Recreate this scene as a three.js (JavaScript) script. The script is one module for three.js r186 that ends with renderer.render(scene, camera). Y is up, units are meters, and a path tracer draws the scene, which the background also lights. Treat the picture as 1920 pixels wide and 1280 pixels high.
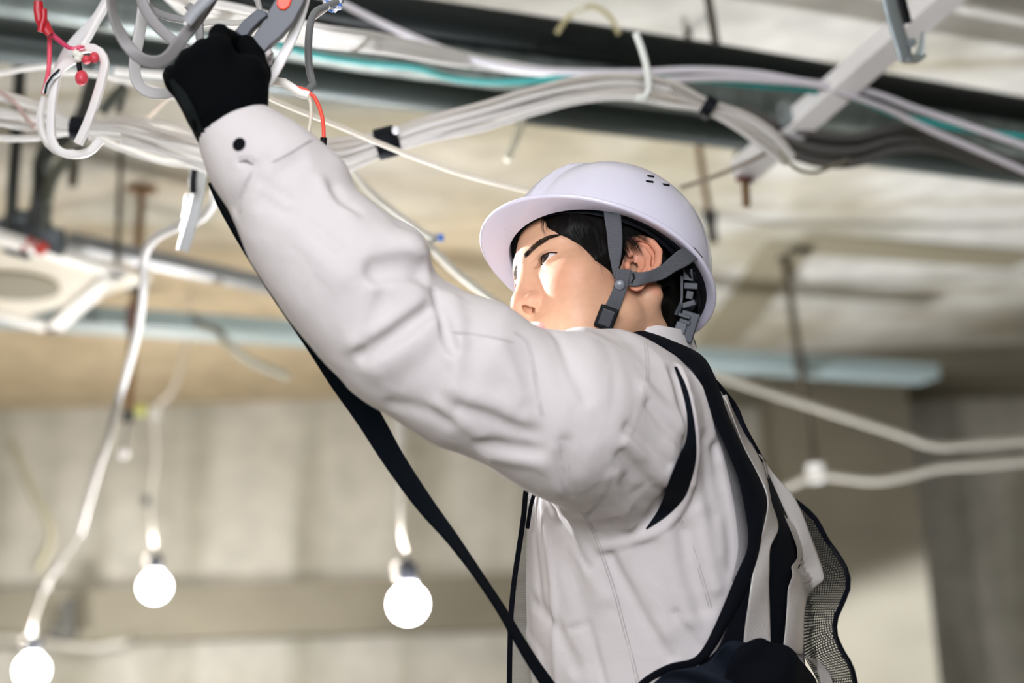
import * as THREE from 'three';
import { mergeGeometries } from 'three/addons/utils/BufferGeometryUtils.js';
import { ImprovedNoise } from 'three/addons/math/ImprovedNoise.js';
import { RoundedBoxGeometry } from 'three/addons/geometries/RoundedBoxGeometry.js';
import { RectAreaLightUniformsLib } from 'three/addons/lights/RectAreaLightUniformsLib.js';

// ---------------------------------------------------------------- camera, exposure, big lights
const F = 2667;                                    // focal length in pixels of the 1920 x 1280 frame
const scene = new THREE.Scene();
scene.background = new THREE.Color(0x000000);
const camera = new THREE.PerspectiveCamera(2 * Math.atan(640 / F) * 180 / Math.PI, 1.5, 0.05, 60);
camera.rotation.order = 'YXZ';
camera.position.set(0, 1.45, 0);
camera.rotation.set(15 * Math.PI / 180, 0, -2 * Math.PI / 180);
camera.focus = 1.56;
camera.userData.fStop = 2.0;
camera.updateMatrixWorld(true);
scene.add(camera);
const renderer = new THREE.WebGLRenderer({ antialias: true });
renderer.toneMapping = THREE.LinearToneMapping;
renderer.toneMappingExposure = 1.5;
renderer.shadowMap.enabled = true;
RectAreaLightUniformsLib.init();

const CEIL = 2.85, WALL_Z = -6.1, ROOM = { x0: -4.6, x1: 4.4, z0: WALL_Z, z1: 3.4 };
// the photographer's big soft light (its stand and housing are built further down)
const SOFT = { pos: new THREE.Vector3(-0.12, 2.08, 0.95), aim: new THREE.Vector3(0.1, 1.75, -1.6), w: 1.3, h: 1.0, nits: 9.2 };
const softLight = new THREE.RectAreaLight(0xf1f2fb, SOFT.nits, SOFT.w, SOFT.h);
softLight.position.copy(SOFT.pos); softLight.lookAt(SOFT.aim); scene.add(softLight);
// a work floodlight standing left of the frame, in front of the electrician's face
const KEY = { pos: new THREE.Vector3(-1.18, 2.51, -2.36), aim: new THREE.Vector3(0.02, 1.90, -1.50), cd: 24 };
// an added uplight, unseen below the frame, put in to brighten the ceiling
const UP = { pos: new THREE.Vector3(0.75, 0.55, -3.7), aim: new THREE.Vector3(0.75, 2.85, -3.9), cd: 16 };
// a second floodlight low on the right that rakes the far pillar
const RAKE = { pos: new THREE.Vector3(-3.0, 0.75, -3.2), aim: null, cd: 300 };
const BULB_CD = 2.0;

// ---------------------------------------------------------------- helpers
// a floodlight low behind the raised arm, turned up at the cables
const BACK = { pos: new THREE.Vector3(-0.55, 0.85, -3.05), aim: new THREE.Vector3(-0.42, 2.40, -2.0), cd: 14 };
const WARM = 0xfaf6f2;
const V = (x, y, z) => new THREE.Vector3(x, y, z);
const CAM = camera.matrixWorld.clone(), CAMI = CAM.clone().invert();
const C = (x, y, d) => V((x - 960) / F * d, (640 - y) / F * d, -d);                 // a place in the camera's axes
const W = (x, y, d) => C(x, y, d).applyMatrix4(CAM);                                 // the same place in the room
const EYE = camera.position.clone();
function PH(x, y, H) { const p = W(x, y, 1).sub(EYE); return EYE.clone().addScaledVector(p, (H - EYE.y) / p.y); }   // where the sight line meets height H
function PZ(x, y, z) { const p = W(x, y, 1).sub(EYE); return EYE.clone().addScaledVector(p, (z - EYE.z) / p.z); }   // ... or the plane of depth z
let seed = 7; const rnd = () => { seed = (seed * 1664525 + 1013904223) >>> 0; return seed / 4294967296; };
const rr = (a, b) => a + (b - a) * rnd();
const noise = new ImprovedNoise();
const fbm = (x, y, z, o = 4) => { let s = 0, a = 0.5; for (let i = 0; i < o; i++) { s += a * noise.noise(x, y, z); x *= 2.03; y *= 2.03; z *= 2.03; a *= 0.5; } return s; };
const clamp = (x, a, b) => Math.min(b, Math.max(a, x)), lerp = (a, b, t) => a + (b - a) * t;
const smooth = (a, b, x) => { const t = clamp((x - a) / (b - a), 0, 1); return t * t * (3 - 2 * t); };

const used = {};
const numbered = (n) => { const k = used[n] = (used[n] ?? -1) + 1; return k ? `${n}_${String(k).padStart(3, '0')}` : n; };
function tag(o, label, category, group) { o.userData.label = label; o.userData.category = category; if (group) o.userData.group = group; return o; }
function meshOf(geo, mat) { const m = new THREE.Mesh(geo, mat); m.castShadow = m.receiveShadow = true; return m; }
// a thing that is one mesh: geometry given in room coordinates, moved to a base point of its own
function add(name, geo, mat, label, category, group) {
  geo.computeBoundingBox(); const b = geo.boundingBox, p = V((b.min.x + b.max.x) / 2, b.min.y, (b.min.z + b.max.z) / 2);
  geo.translate(-p.x, -p.y, -p.z); const m = meshOf(geo, mat); m.position.copy(p); m.name = numbered(name); scene.add(m);
  return tag(m, label, category, group);
}
function structure(name, geo, mat, parent) { const m = meshOf(geo, mat); m.name = name; (parent ?? scene).add(m); if (!parent) m.userData.kind = 'structure'; return m; }
function thing(name, label, category, pos, group) { const g = new THREE.Group(); g.name = numbered(name); g.position.copy(pos); scene.add(g); return tag(g, label, category, group); }
const whereIs = (o) => { const p = V(0, 0, 0); for (; o && o !== scene; o = o.parent) p.add(o.position); return p; };
function part(name, geo, mat, parent, label) {
  const p = whereIs(parent); geo.translate(-p.x, -p.y, -p.z); const m = meshOf(geo, mat); m.name = name; parent.add(m); if (label) m.userData.label = label; return m;
}
const box = (w, h, d, r = 0.003) => new RoundedBoxGeometry(w, h, d, 2, Math.min(r, w / 2.01, h / 2.01, d / 2.01));
const placed = (geo, p, look, up) => {          // puts a geometry at p with its z along look and its y near up
  const z = look.clone().normalize(), x = new THREE.Vector3().crossVectors(up ?? V(0, 1, 0), z).normalize(), y = new THREE.Vector3().crossVectors(z, x);
  return geo.applyMatrix4(new THREE.Matrix4().makeBasis(x, y, z).setPosition(p));
};
function grid(nu, nv, at, flip) {                 // a sheet of (nu+1) x (nv+1) points
  const pos = [], uv = [], idx = [];
  for (let j = 0; j <= nv; j++) for (let i = 0; i <= nu; i++) { const p = at(i / nu, j / nv); pos.push(p.x, p.y, p.z); uv.push(p.u ?? i / nu, p.v ?? j / nv); }
  for (let j = 0; j < nv; j++) for (let i = 0; i < nu; i++) { const a = j * (nu + 1) + i, b = a + 1, c = a + nu + 1, d = c + 1; flip ? idx.push(a, c, b, b, c, d) : idx.push(a, b, c, b, d, c); }
  return geom(pos, idx, uv);
}
function geom(pos, idx, uv, normal) {
  const g = new THREE.BufferGeometry(); g.setAttribute('position', new THREE.Float32BufferAttribute(pos, 3));
  g.setAttribute('uv', new THREE.Float32BufferAttribute(uv ?? new Float32Array(pos.length / 3 * 2), 2)); g.setIndex(idx);
  if (normal) g.setAttribute('normal', new THREE.Float32BufferAttribute(normal, 3)); else g.computeVertexNormals();
  return g;
}
const curveOf = (pts) => new THREE.CatmullRomCurve3(pts, false, 'centripetal');
// sweeps a round or oval section along points; opt.hint keeps the flat of an oval facing one way, opt.r(t) scales it
function sweep(pts, a, b = a, opt = {}) {
  const cv = pts.length > 2 ? curveOf(pts) : new THREE.LineCurve3(pts[0], pts[1]), L = cv.getLength();
  const n = opt.n ?? clamp(Math.ceil(L / (opt.step ?? 0.012)), 2, 260), k = opt.sides ?? 10, pos = [], nor = [], uv = [], idx = [];
  let N = null;
  for (let i = 0; i <= n; i++) {
    const t = i / n, p = cv.getPointAt(t), T = cv.getTangentAt(t);
    if (opt.hint || !N) { const h = opt.hint ?? (Math.abs(T.y) < 0.9 ? V(0, 1, 0) : V(1, 0, 0)); N = h.clone().addScaledVector(T, -h.dot(T)).normalize(); } else N.addScaledVector(T, -N.dot(T)).normalize();
    const tw = opt.twist ? opt.twist(t) : 0, B = V(0, 0, 0).crossVectors(T, N), s = opt.r ? opt.r(t) : 1;
    for (let j = 0; j <= k; j++) {
      const q = j / k * Math.PI * 2, c = Math.cos(q), d = Math.sin(q), ct = Math.cos(tw), st = Math.sin(tw);
      const e = opt.square ?? 1, cx = Math.sign(c) * Math.abs(c) ** e, dy = Math.sign(d) * Math.abs(d) ** e, ex = b * cx * s, ey = a * dy * s, x = ex * ct - ey * st, y = ex * st + ey * ct;          // x across (B), y along the hint (N)
      const nx0 = Math.sign(c) * Math.abs(c) ** (2 - e) / b, ny0 = Math.sign(d) * Math.abs(d) ** (2 - e) / a, nx = nx0 * ct - ny0 * st, ny = nx0 * st + ny0 * ct, l = Math.hypot(nx, ny);
      pos.push(p.x + B.x * x + N.x * y, p.y + B.y * x + N.y * y, p.z + B.z * x + N.z * y);
      nor.push((B.x * nx + N.x * ny) / l, (B.y * nx + N.y * ny) / l, (B.z * nx + N.z * ny) / l); uv.push(j / k * 6.28 * Math.max(a, b), t * L);
    }
  }
  for (let i = 0; i < n; i++) for (let j = 0; j < k; j++) { const q = i * (k + 1) + j, w = q + k + 1; idx.push(q, w, q + 1, q + 1, w, w + 1); }
  for (const [i, f] of [[0, 1], [n, 0]]) {         // caps
    const t = cv.getTangentAt(i / n).multiplyScalar(f ? -1 : 1), p = cv.getPointAt(i / n), c0 = pos.length / 3;
    pos.push(p.x, p.y, p.z); nor.push(t.x, t.y, t.z); uv.push(0, 0);
    for (let j = 0; j <= k; j++) { const q = (i * (k + 1) + j) * 3; pos.push(pos[q], pos[q + 1], pos[q + 2]); nor.push(t.x, t.y, t.z); uv.push(0, 0); }
    for (let j = 0; j < k; j++) f ? idx.push(c0, c0 + 1 + j, c0 + 2 + j) : idx.push(c0, c0 + 2 + j, c0 + 1 + j);
  }
  return geom(pos, idx, uv, nor);
}
// a strip of cloth with thickness between two edge lines (arrays of points in the room); wave(u, v) pushes it along its normal
function cloth(left, right, th = 0.0012, opt = {}) {
  const a = curveOf(left), b = curveOf(right), nv = opt.nv ?? 60, nu = opt.nu ?? 8, rows = [], fine = 4 * nv;
  for (let j = 0; j <= nv; j++) {                   // rows by control-point parameter, so that the given pairs stay paired
    const p = a.getPoint(j / nv), q = b.getPoint(j / nv), row = [];
    for (let i = 0; i <= nu; i++) { const c = p.clone().lerp(q, i / nu); row.push(opt.map ? opt.map(c) : c); }
    rows.push(row);
  }
  const at = (i, j) => rows[clamp(j, 0, nv)][clamp(i, 0, nu)], N = rows.map((r, j) => r.map((p, i) => V(0, 0, 0).crossVectors(at(i + 1, j).clone().sub(at(i - 1, j)), at(i, j + 1).clone().sub(at(i, j - 1))).normalize()));
  const toEye = EYE.clone(); let len = 0;
  for (const [j, r] of rows.entries()) for (const [i, p] of r.entries()) { if (N[j][i].dot(toEye.clone().sub(p)) < 0) N[j][i].negate(); }
  if (opt.wave) for (const [j, r] of rows.entries()) for (const [i, p] of r.entries()) p.addScaledVector(N[j][i], opt.wave(i / nu, j / nv));
  const pos = [], uv = [], idx = [], cols = nu + 1;
  for (const s of [0, 1]) { len = 0; for (let j = 0; j <= nv; j++) { if (j) len += rows[j][nu >> 1].distanceTo(rows[j - 1][nu >> 1]); let w = 0; for (let i = 0; i <= nu; i++) { if (i) w += rows[j][i].distanceTo(rows[j][i - 1]); const p = rows[j][i].clone().addScaledVector(N[j][i], -s * th); pos.push(p.x, p.y, p.z); uv.push(w, len); } } }
  const M = cols * (nv + 1), q = (x, y, z, w, f) => f ? idx.push(x, y, z, z, y, w) : idx.push(x, z, y, y, z, w);
  const P = (i, j) => rows[j][i], test = V(0, 0, 0).crossVectors(P(1, 0).clone().sub(P(0, 0)), P(0, 1).clone().sub(P(0, 0))).dot(N[0][0]) > 0;
  for (let j = 0; j < nv; j++) for (let i = 0; i < nu; i++) { const o = j * cols + i; q(o, o + 1, o + cols, o + cols + 1, test); q(M + o, M + o + 1, M + o + cols, M + o + cols + 1, !test); }
  if (!opt.open) {
    for (let j = 0; j < nv; j++) { const o = j * cols, e = o + nu; q(M + o, o, M + o + cols, o + cols, test); q(e, M + e, e + cols, M + e + cols, test); }
    for (let i = 0; i < nu; i++) { const o = i, e = nv * cols + i; q(M + o, M + o + 1, o, o + 1, test); q(e, e + 1, M + e, M + e + 1, test); }
  }
  return geom(pos, idx, uv);
}
// ---- solids from distance fields (surface nets), in the axes of the field
const smin = (a, b, k) => { const h = Math.max(k - Math.abs(a - b), 0) / k; return Math.min(a, b) - h * h * k * 0.25; };
const smax = (a, b, k) => -smin(-a, -b, k);
function cap(px, py, pz, s) {                      // distance to a tapered capsule s = [ax, ay, az, bx, by, bz, ra, rb]
  const bx = s[3] - s[0], by = s[4] - s[1], bz = s[5] - s[2], ax = px - s[0], ay = py - s[1], az = pz - s[2];
  const h = clamp((ax * bx + ay * by + az * bz) / (bx * bx + by * by + bz * bz + 1e-12), 0, 1), x = ax - bx * h, y = ay - by * h, z = az - bz * h;
  return Math.sqrt(x * x + y * y + z * z) - (s[6] + (s[7] - s[6]) * h);
}
const seg = (a, b, ra, rb = ra) => [a.x, a.y, a.z, b.x, b.y, b.z, ra, rb];
function ell(px, py, pz, cx, cy, cz, rx, ry, rz) { const x = (px - cx) / rx, y = (py - cy) / ry, z = (pz - cz) / rz, l = Math.sqrt(x * x + y * y + z * z), g = Math.sqrt(x * x / rx / rx + y * y / ry / ry + z * z / rz / rz); return g < 1e-9 ? -Math.min(rx, ry, rz) : l * (l - 1) / g * 1; }
function solid(f, lo, hi, cell, uvOf, colorOf) {
  const n = [0, 1, 2].map((i) => Math.ceil((hi[i] - lo[i]) / cell / 8) * 8 + 1), [nx, ny, nz] = n, D = new Float32Array(nx * ny * nz).fill(NaN), id = (i, j, k) => i + nx * (j + ny * k);
  const X = (i) => lo[0] + i * cell, Y = (i) => lo[1] + i * cell, Z = (i) => lo[2] + i * cell, reach = 4 * cell * 1.7321 * 1.7 + cell * 2, blocks = [];
  for (let k = 0; k < nz - 1; k += 8) for (let j = 0; j < ny - 1; j += 8) for (let i = 0; i < nx - 1; i += 8) if (Math.abs(f(X(i + 4), Y(j + 4), Z(k + 4))) < reach) blocks.push([i, j, k]);
  for (const [i0, j0, k0] of blocks) for (let k = k0; k <= k0 + 8; k++) for (let j = j0; j <= j0 + 8; j++) for (let i = i0; i <= i0 + 8; i++) { const q = id(i, j, k); if (D[q] !== D[q]) D[q] = f(X(i), Y(j), Z(k)); }
  const pos = [], cellAt = new Map(), corner = [0, 1, nx, nx + 1, nx * ny, nx * ny + 1, nx * ny + nx, nx * ny + nx + 1];
  const edges = [[0, 1], [2, 3], [4, 5], [6, 7], [0, 2], [1, 3], [4, 6], [5, 7], [0, 4], [1, 5], [2, 6], [3, 7]];
  for (const [i0, j0, k0] of blocks) for (let k = k0; k < k0 + 8; k++) for (let j = j0; j < j0 + 8; j++) for (let i = i0; i < i0 + 8; i++) {
    const q = id(i, j, k); let mask = 0; for (let c = 0; c < 8; c++) if (D[q + corner[c]] < 0) mask |= 1 << c;
    if (mask === 0 || mask === 255) continue;
    let sx = 0, sy = 0, sz = 0, m = 0;
    for (const [a, b] of edges) { const da = D[q + corner[a]], db = D[q + corner[b]]; if ((da < 0) === (db < 0)) continue; const t = da / (da - db); sx += (a & 1) + ((b & 1) - (a & 1)) * t; sy += (a >> 1 & 1) + ((b >> 1 & 1) - (a >> 1 & 1)) * t; sz += (a >> 2) + ((b >> 2) - (a >> 2)) * t; m++; }
    cellAt.set(q, pos.length / 3); pos.push(X(i) + sx / m * cell, Y(j) + sy / m * cell, Z(k) + sz / m * cell);
  }
  const idx = [], quad = (a, b, c, d, f) => { if (a === undefined || b === undefined || c === undefined || d === undefined) return; f ? idx.push(a, b, c, a, c, d) : idx.push(a, c, b, a, d, c); };
  for (const q of cellAt.keys()) {
    const d0 = D[q] < 0, g = (o) => cellAt.get(q - o);
    if (d0 !== D[q + 1] < 0) quad(g(nx + nx * ny), g(nx * ny), cellAt.get(q), g(nx), d0);
    if (d0 !== D[q + nx] < 0) quad(g(1 + nx * ny), g(1), cellAt.get(q), g(nx * ny), d0);
    if (d0 !== D[q + nx * ny] < 0) quad(g(1 + nx), g(nx), cellAt.get(q), g(1), d0);
  }
  const nor = [], uv = [], col = colorOf ? [] : null, e = cell * 0.6;
  for (let i = 0; i < pos.length; i += 3) {
    let x = pos[i], y = pos[i + 1], z = pos[i + 2];
    const gx = f(x + e, y, z) - f(x - e, y, z), gy = f(x, y + e, z) - f(x, y - e, z), gz = f(x, y, z + e) - f(x, y, z - e), l = Math.hypot(gx, gy, gz) || 1;
    nor.push(gx / l, gy / l, gz / l);
    if (uvOf) uv.push(...uvOf(x, y, z)); else uv.push(x * 0.8 + z * 0.6, y);
    if (col) col.push(...colorOf(x, y, z));
  }
  const g = geom(pos, idx, uv, nor); if (col) g.setAttribute('color', new THREE.Float32BufferAttribute(col, 3)); return g;
}
// the first point on a field along the sight line through a pixel; m takes camera axes to the field's axes
function hit(px, py, f, d0 = 1.05, d1 = 2.2, m) {
  const p = V(0, 0, 0); let d = d0;
  for (let i = 0; i < 220 && d < d1; i++) { p.copy(C(px, py, d)); if (m) p.applyMatrix4(m); const s = f(p.x, p.y, p.z); if (s < 0.0002) return { d, p }; d += Math.max(0.0004, s * 0.6); }
  return null;
}

// ---------------------------------------------------------------- materials
function texture(w, h, fill, srgb = true, rep) {
  const data = new Uint8Array(w * h * 4);
  for (let y = 0; y < h; y++) for (let x = 0; x < w; x++) { const c = fill(x / w, y / h, x, y), o = (y * w + x) * 4; data[o] = c[0]; data[o + 1] = c[1]; data[o + 2] = c[2]; data[o + 3] = c[3] ?? 255; }
  const t = new THREE.DataTexture(data, w, h); t.wrapS = t.wrapT = THREE.RepeatWrapping; t.magFilter = THREE.LinearFilter; if (srgb) t.colorSpace = THREE.SRGBColorSpace;
  if (rep) t.repeat.set(...rep); t.needsUpdate = true; return t;
}
const std = (c, roughness = 0.6, metalness = 0, more = {}) => new THREE.MeshStandardMaterial({ color: new THREE.Color(c), roughness, metalness, ...more });
const phys = (c, roughness, more = {}) => new THREE.MeshPhysicalMaterial({ color: new THREE.Color(c), roughness, ...more });
const fineBump = texture(512, 512, (u, v) => { const q = 128 + 120 * fbm(u * 60, v * 60, 2, 3); return [q, q, q]; }, false);
const weaveBump = texture(256, 256, (u, v) => { const q = 128 + 50 * Math.sin(u * 6.283 * 32) * Math.sin(v * 6.283 * 32) + 60 * fbm(u * 30, v * 30, 5, 2); return [q, q, q]; }, false);
const rep = (t, x, y = x) => { const c = t.clone(); c.repeat.set(x, y); c.needsUpdate = true; return c; };
const whiteCable = std('#d9d6d0', 0.42), creamCable = std('#d8d0be', 0.5), greyCable = std('#7f7c7a', 0.45), greyCable2 = std('#73716f', 0.5), darkCable = std('#3a3b3a', 0.6), tealCable = std('#1d9c98', 0.45);
const blackTape = phys('#0a0e14', 0.6, { specularIntensity: 0.3 }), redVinyl = phys('#b30a1e', 0.4), redCap = phys('#cf3e4d', 0.45), orangeWire = std('#f2472e', 0.45), blackPlastic = phys('#06080b', 0.55, { specularIntensity: 0.3 });
const zinc = std('#9fa9aa', 0.42, 0.75, { bumpMap: rep(fineBump, 6), bumpScale: 0.0006 }), darkSteel = std('#4a4a46', 0.55, 0.5), rustRod = std('#7a5c38', 0.7, 0.3), rodSteel = std('#4c4438', 0.6, 0.4);
const pipeGalv = std('#a2a9a5', 0.42, 0.25, { map: texture(256, 512, (u, v) => { const q = 0.78 + 0.32 * fbm(u * 5, v * 22, 3, 4); return [clamp(205 * q, 0, 255), clamp(212 * q, 0, 255), clamp(208 * q, 0, 255)]; }) });
const pipeDark = phys('#101615', 0.45, { specularIntensity: 0.5 });
const whitePaint = std('#f0eeec', 0.45);
// ---------------------------------------------------------------- the room
const mix3 = (a, b, t) => [0, 1, 2].map((i) => a[i] + (b[i] - a[i]) * clamp(t, 0, 1));
const RW = ROOM.x1 - ROOM.x0, RD = ROOM.z1 - ROOM.z0;
// bare concrete: pale paste, brown formwork stains, grey cloudy patches, small pits
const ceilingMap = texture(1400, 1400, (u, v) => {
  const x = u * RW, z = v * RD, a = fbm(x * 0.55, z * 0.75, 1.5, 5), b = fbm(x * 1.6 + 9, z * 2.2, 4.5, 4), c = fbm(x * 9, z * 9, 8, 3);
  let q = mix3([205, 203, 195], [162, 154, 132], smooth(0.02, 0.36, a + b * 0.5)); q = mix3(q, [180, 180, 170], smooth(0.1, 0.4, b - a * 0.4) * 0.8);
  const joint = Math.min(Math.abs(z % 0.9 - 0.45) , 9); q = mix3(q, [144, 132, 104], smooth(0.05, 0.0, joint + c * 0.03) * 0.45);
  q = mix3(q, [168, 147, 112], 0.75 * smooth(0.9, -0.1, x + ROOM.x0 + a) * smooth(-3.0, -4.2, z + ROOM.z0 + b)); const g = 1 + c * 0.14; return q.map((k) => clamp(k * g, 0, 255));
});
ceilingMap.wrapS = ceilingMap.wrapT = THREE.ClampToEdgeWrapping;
const wallMap = texture(1024, 512, (u, v) => {
  const x = u * 9, y = v * 3, s = fbm(x * 3.1, y * 0.35, 2, 4), a = fbm(x * 0.7, y * 0.8, 6, 4), c = fbm(x * 9, y * 9, 1, 3);
  let q = mix3([186, 183, 173], [150, 147, 133], smooth(-0.12, 0.34, s)); q = mix3(q, [208, 207, 198], smooth(0.08, 0.42, a) * 0.75); q = mix3(q, [132, 126, 104], smooth(0.16, 0.42, -a) * 0.6);
  const g = 1 + c * 0.12; return q.map((k) => clamp(k * g, 0, 255));
});
const concreteBump = rep(fineBump, 3);
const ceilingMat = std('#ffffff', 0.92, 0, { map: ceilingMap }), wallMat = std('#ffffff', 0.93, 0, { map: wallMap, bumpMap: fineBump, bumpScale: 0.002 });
const shadeToneConcrete = std('#8f8770', 0.93, 0, { bumpMap: fineBump, bumpScale: 0.002 });
const plainConcrete = std('#b5b1a6', 0.93, 0, { map: rep(wallMap, 0.25, 0.5), bumpMap: fineBump, bumpScale: 0.002 }), floorMat = std('#8d887c', 0.85, 0, { bumpMap: fineBump, bumpScale: 0.002 });
function slab(name, x0, x1, y0, y1, z0, z1, mat, tile) {          // a thick slab, uv laid in room axes
  const g = new THREE.BoxGeometry(x1 - x0, y1 - y0, z1 - z0); g.translate((x0 + x1) / 2, (y0 + y1) / 2, (z0 + z1) / 2);
  const p = g.attributes.position, n = g.attributes.normal, uv = g.attributes.uv;
  for (let i = 0; i < p.count; i++) { const x = p.getX(i), y = p.getY(i), z = p.getZ(i); tile ? uv.setXY(i, ...tile(x, y, z, n, i)) : Math.abs(n.getX(i)) > 0.5 ? uv.setXY(i, z / 9, y / 3) : Math.abs(n.getY(i)) > 0.5 ? uv.setXY(i, x / 9, z / 3) : uv.setXY(i, x / 9, y / 3); }
  return structure(name, g, mat);
}
slab('floor', ROOM.x0 - 0.2, ROOM.x1 + 0.2, -0.15, 0, ROOM.z0 - 0.2, ROOM.z1 + 0.2, floorMat);
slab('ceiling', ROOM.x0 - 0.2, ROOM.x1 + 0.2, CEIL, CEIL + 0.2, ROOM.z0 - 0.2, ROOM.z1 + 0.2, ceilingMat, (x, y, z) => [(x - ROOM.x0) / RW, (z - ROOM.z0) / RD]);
slab('wall_back', ROOM.x0, ROOM.x1, 0, CEIL, ROOM.z0 - 0.2, ROOM.z0, wallMat);
slab('wall_front', ROOM.x0, ROOM.x1, 0, CEIL, ROOM.z1, ROOM.z1 + 0.2, wallMat);
slab('wall_left', ROOM.x0 - 0.2, ROOM.x0, 0, CEIL, ROOM.z0 - 0.2, ROOM.z1 + 0.2, wallMat);
slab('wall_right', ROOM.x1, ROOM.x1 + 0.2, 0, CEIL, ROOM.z0 - 0.2, ROOM.z1 + 0.2, wallMat);
{ // a lower beam along the back wall, and the wall pillar at the right
  const top = PZ(300, 1098, WALL_Z + 0.14).y, low = PZ(300, 1200, WALL_Z + 0.14).y, xe = PZ(1500, 1100, WALL_Z + 0.14).x;
  slab('trim_1', ROOM.x0, xe, low, top, WALL_Z, WALL_Z + 0.14, plainConcrete);
  const a = PZ(1480, 1100, -5.7), b = PZ(1742, 1100, -5.7);
  slab('wall_pillar', a.x, b.x, 0, CEIL, WALL_Z, -5.7, plainConcrete);
  slab('wall_beam', a.x - 0.5, ROOM.x1, CEIL - 0.1, CEIL, WALL_Z, -5.55, plainConcrete);
}
// concrete fins between the ceiling's formwork sheets; dark colour stands in for recess shade
[[[1488, 452], [1925, 486]], [[1488, 452], [1345, 640]]].forEach(([a, b], i) => {
  const p = PH(...a, CEIL), q = PH(...b, CEIL), g = box(0.17, 0.024, p.distanceTo(q), 0.01); placed(g, p.clone().lerp(q, 0.5), q.clone().sub(p)); g.translate(0, 0.002, 0);
  structure('trim_' + (i + 2), g, shadeToneConcrete);
});

// ---------------------------------------------------------------- lamps
const glow = (c, e) => new THREE.MeshStandardMaterial({ color: 0xffffff, emissive: new THREE.Color(c), emissiveIntensity: e, roughness: 0.4 });
{ // the soft light on its stand behind the camera
  const t = thing('studio_light', 'large softbox on a tripod stand behind the photographer', 'lamp', V(SOFT.pos.x, 0, SOFT.pos.z));
  const dir = SOFT.aim.clone().sub(SOFT.pos).normalize(), back = SOFT.pos.clone().addScaledVector(dir, -0.03);
  part('diffuser', placed(box(SOFT.w, SOFT.h, 0.01), SOFT.pos.clone().addScaledVector(dir, -0.012), dir), glow(0xf1f2fb, 1.5), t);
  const shell = grid(4, 1, (u, v) => { const k = [[-1, -1], [1, -1], [1, 1], [-1, 1], [-1, -1]][Math.round(u * 4)], s = v ? 0.12 : 1; return V(k[0] * SOFT.w / 2 * s, k[1] * SOFT.h / 2 * s, v ? -0.42 : 0); });
  part('reflector', placed(shell, back, dir), std('#15161a', 0.7, 0, { side: THREE.DoubleSide }), t);
  const hub = back.clone().addScaledVector(dir, -0.46);
  part('lamp_head', placed(box(0.14, 0.16, 0.24, 0.02), hub, dir), blackPlastic, t);
  part('pole', sweep([V(hub.x, 0.25, hub.z), V(hub.x, hub.y - 0.07, hub.z)], 0.016), blackPlastic, t);
  for (const k of [0, 1, 2]) { const q = k * 2.094; part('leg', sweep([V(hub.x, 0.7, hub.z), V(hub.x + Math.cos(q) * 0.45, 0.012, hub.z + Math.sin(q) * 0.45)], 0.011), blackPlastic, t); }
}
function floodlight(L, label, power, angle) {
  const t = thing('work_floodlight', label, 'lamp', V(L.pos.x, 0, L.pos.z)), dir = L.aim.clone().sub(L.pos).normalize(), h = L.pos.clone().addScaledVector(dir, -0.05);
  part('housing', placed(box(0.30, 0.22, 0.06, 0.015), h.clone().addScaledVector(dir, -0.03), dir), std('#d9a21b', 0.5), t);
  part('lamp_glass', placed(box(0.25, 0.17, 0.012), h.clone().addScaledVector(dir, 0.008), dir), glow(0xffffff, 6), t);
  part('pole', sweep([V(h.x, 0.02, h.z).addScaledVector(dir, -0.07).setY(0.02), h.clone().addScaledVector(dir, -0.07)], 0.015), darkSteel, t);
  for (const k of [0, 1, 2]) { const q = k * 2.094 + 0.4; part('leg', sweep([V(h.x - dir.x * 0.07, 0.6, h.z - dir.z * 0.07), V(h.x - dir.x * 0.07 + Math.cos(q) * 0.35, 0.012, h.z - dir.z * 0.07 + Math.sin(q) * 0.35)], 0.01), darkSteel, t); }
  const s = new THREE.SpotLight(0xf5f8ff, power, 0, angle, 0.25, 2); s.position.copy(L.pos).addScaledVector(dir, 0.02); s.target.position.copy(L.aim); s.castShadow = true; s.shadow.radius = 1.6; scene.add(s, s.target);
}
floodlight(KEY, 'yellow tripod floodlight facing the electrician from the left', KEY.cd, 0.15);
RAKE.aim = PZ(1850, 1400, -5.7); floodlight(RAKE, 'low yellow floodlight aimed at the concrete pillar', RAKE.cd, 0.15);
floodlight(UP, 'added unseen floodlight brightening the ceiling from below', UP.cd, 0.66);
floodlight(BACK, 'low yellow floodlight turned up at the cables behind the raised arm', BACK.cd, 0.36);
const bulbGlass = glow(0xffffff, 14), socketMat = std('#3a3d46', 0.5), cordWhite = std('#e8e4da', 0.5), cordPink = std('#d9a79a', 0.5);
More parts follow.
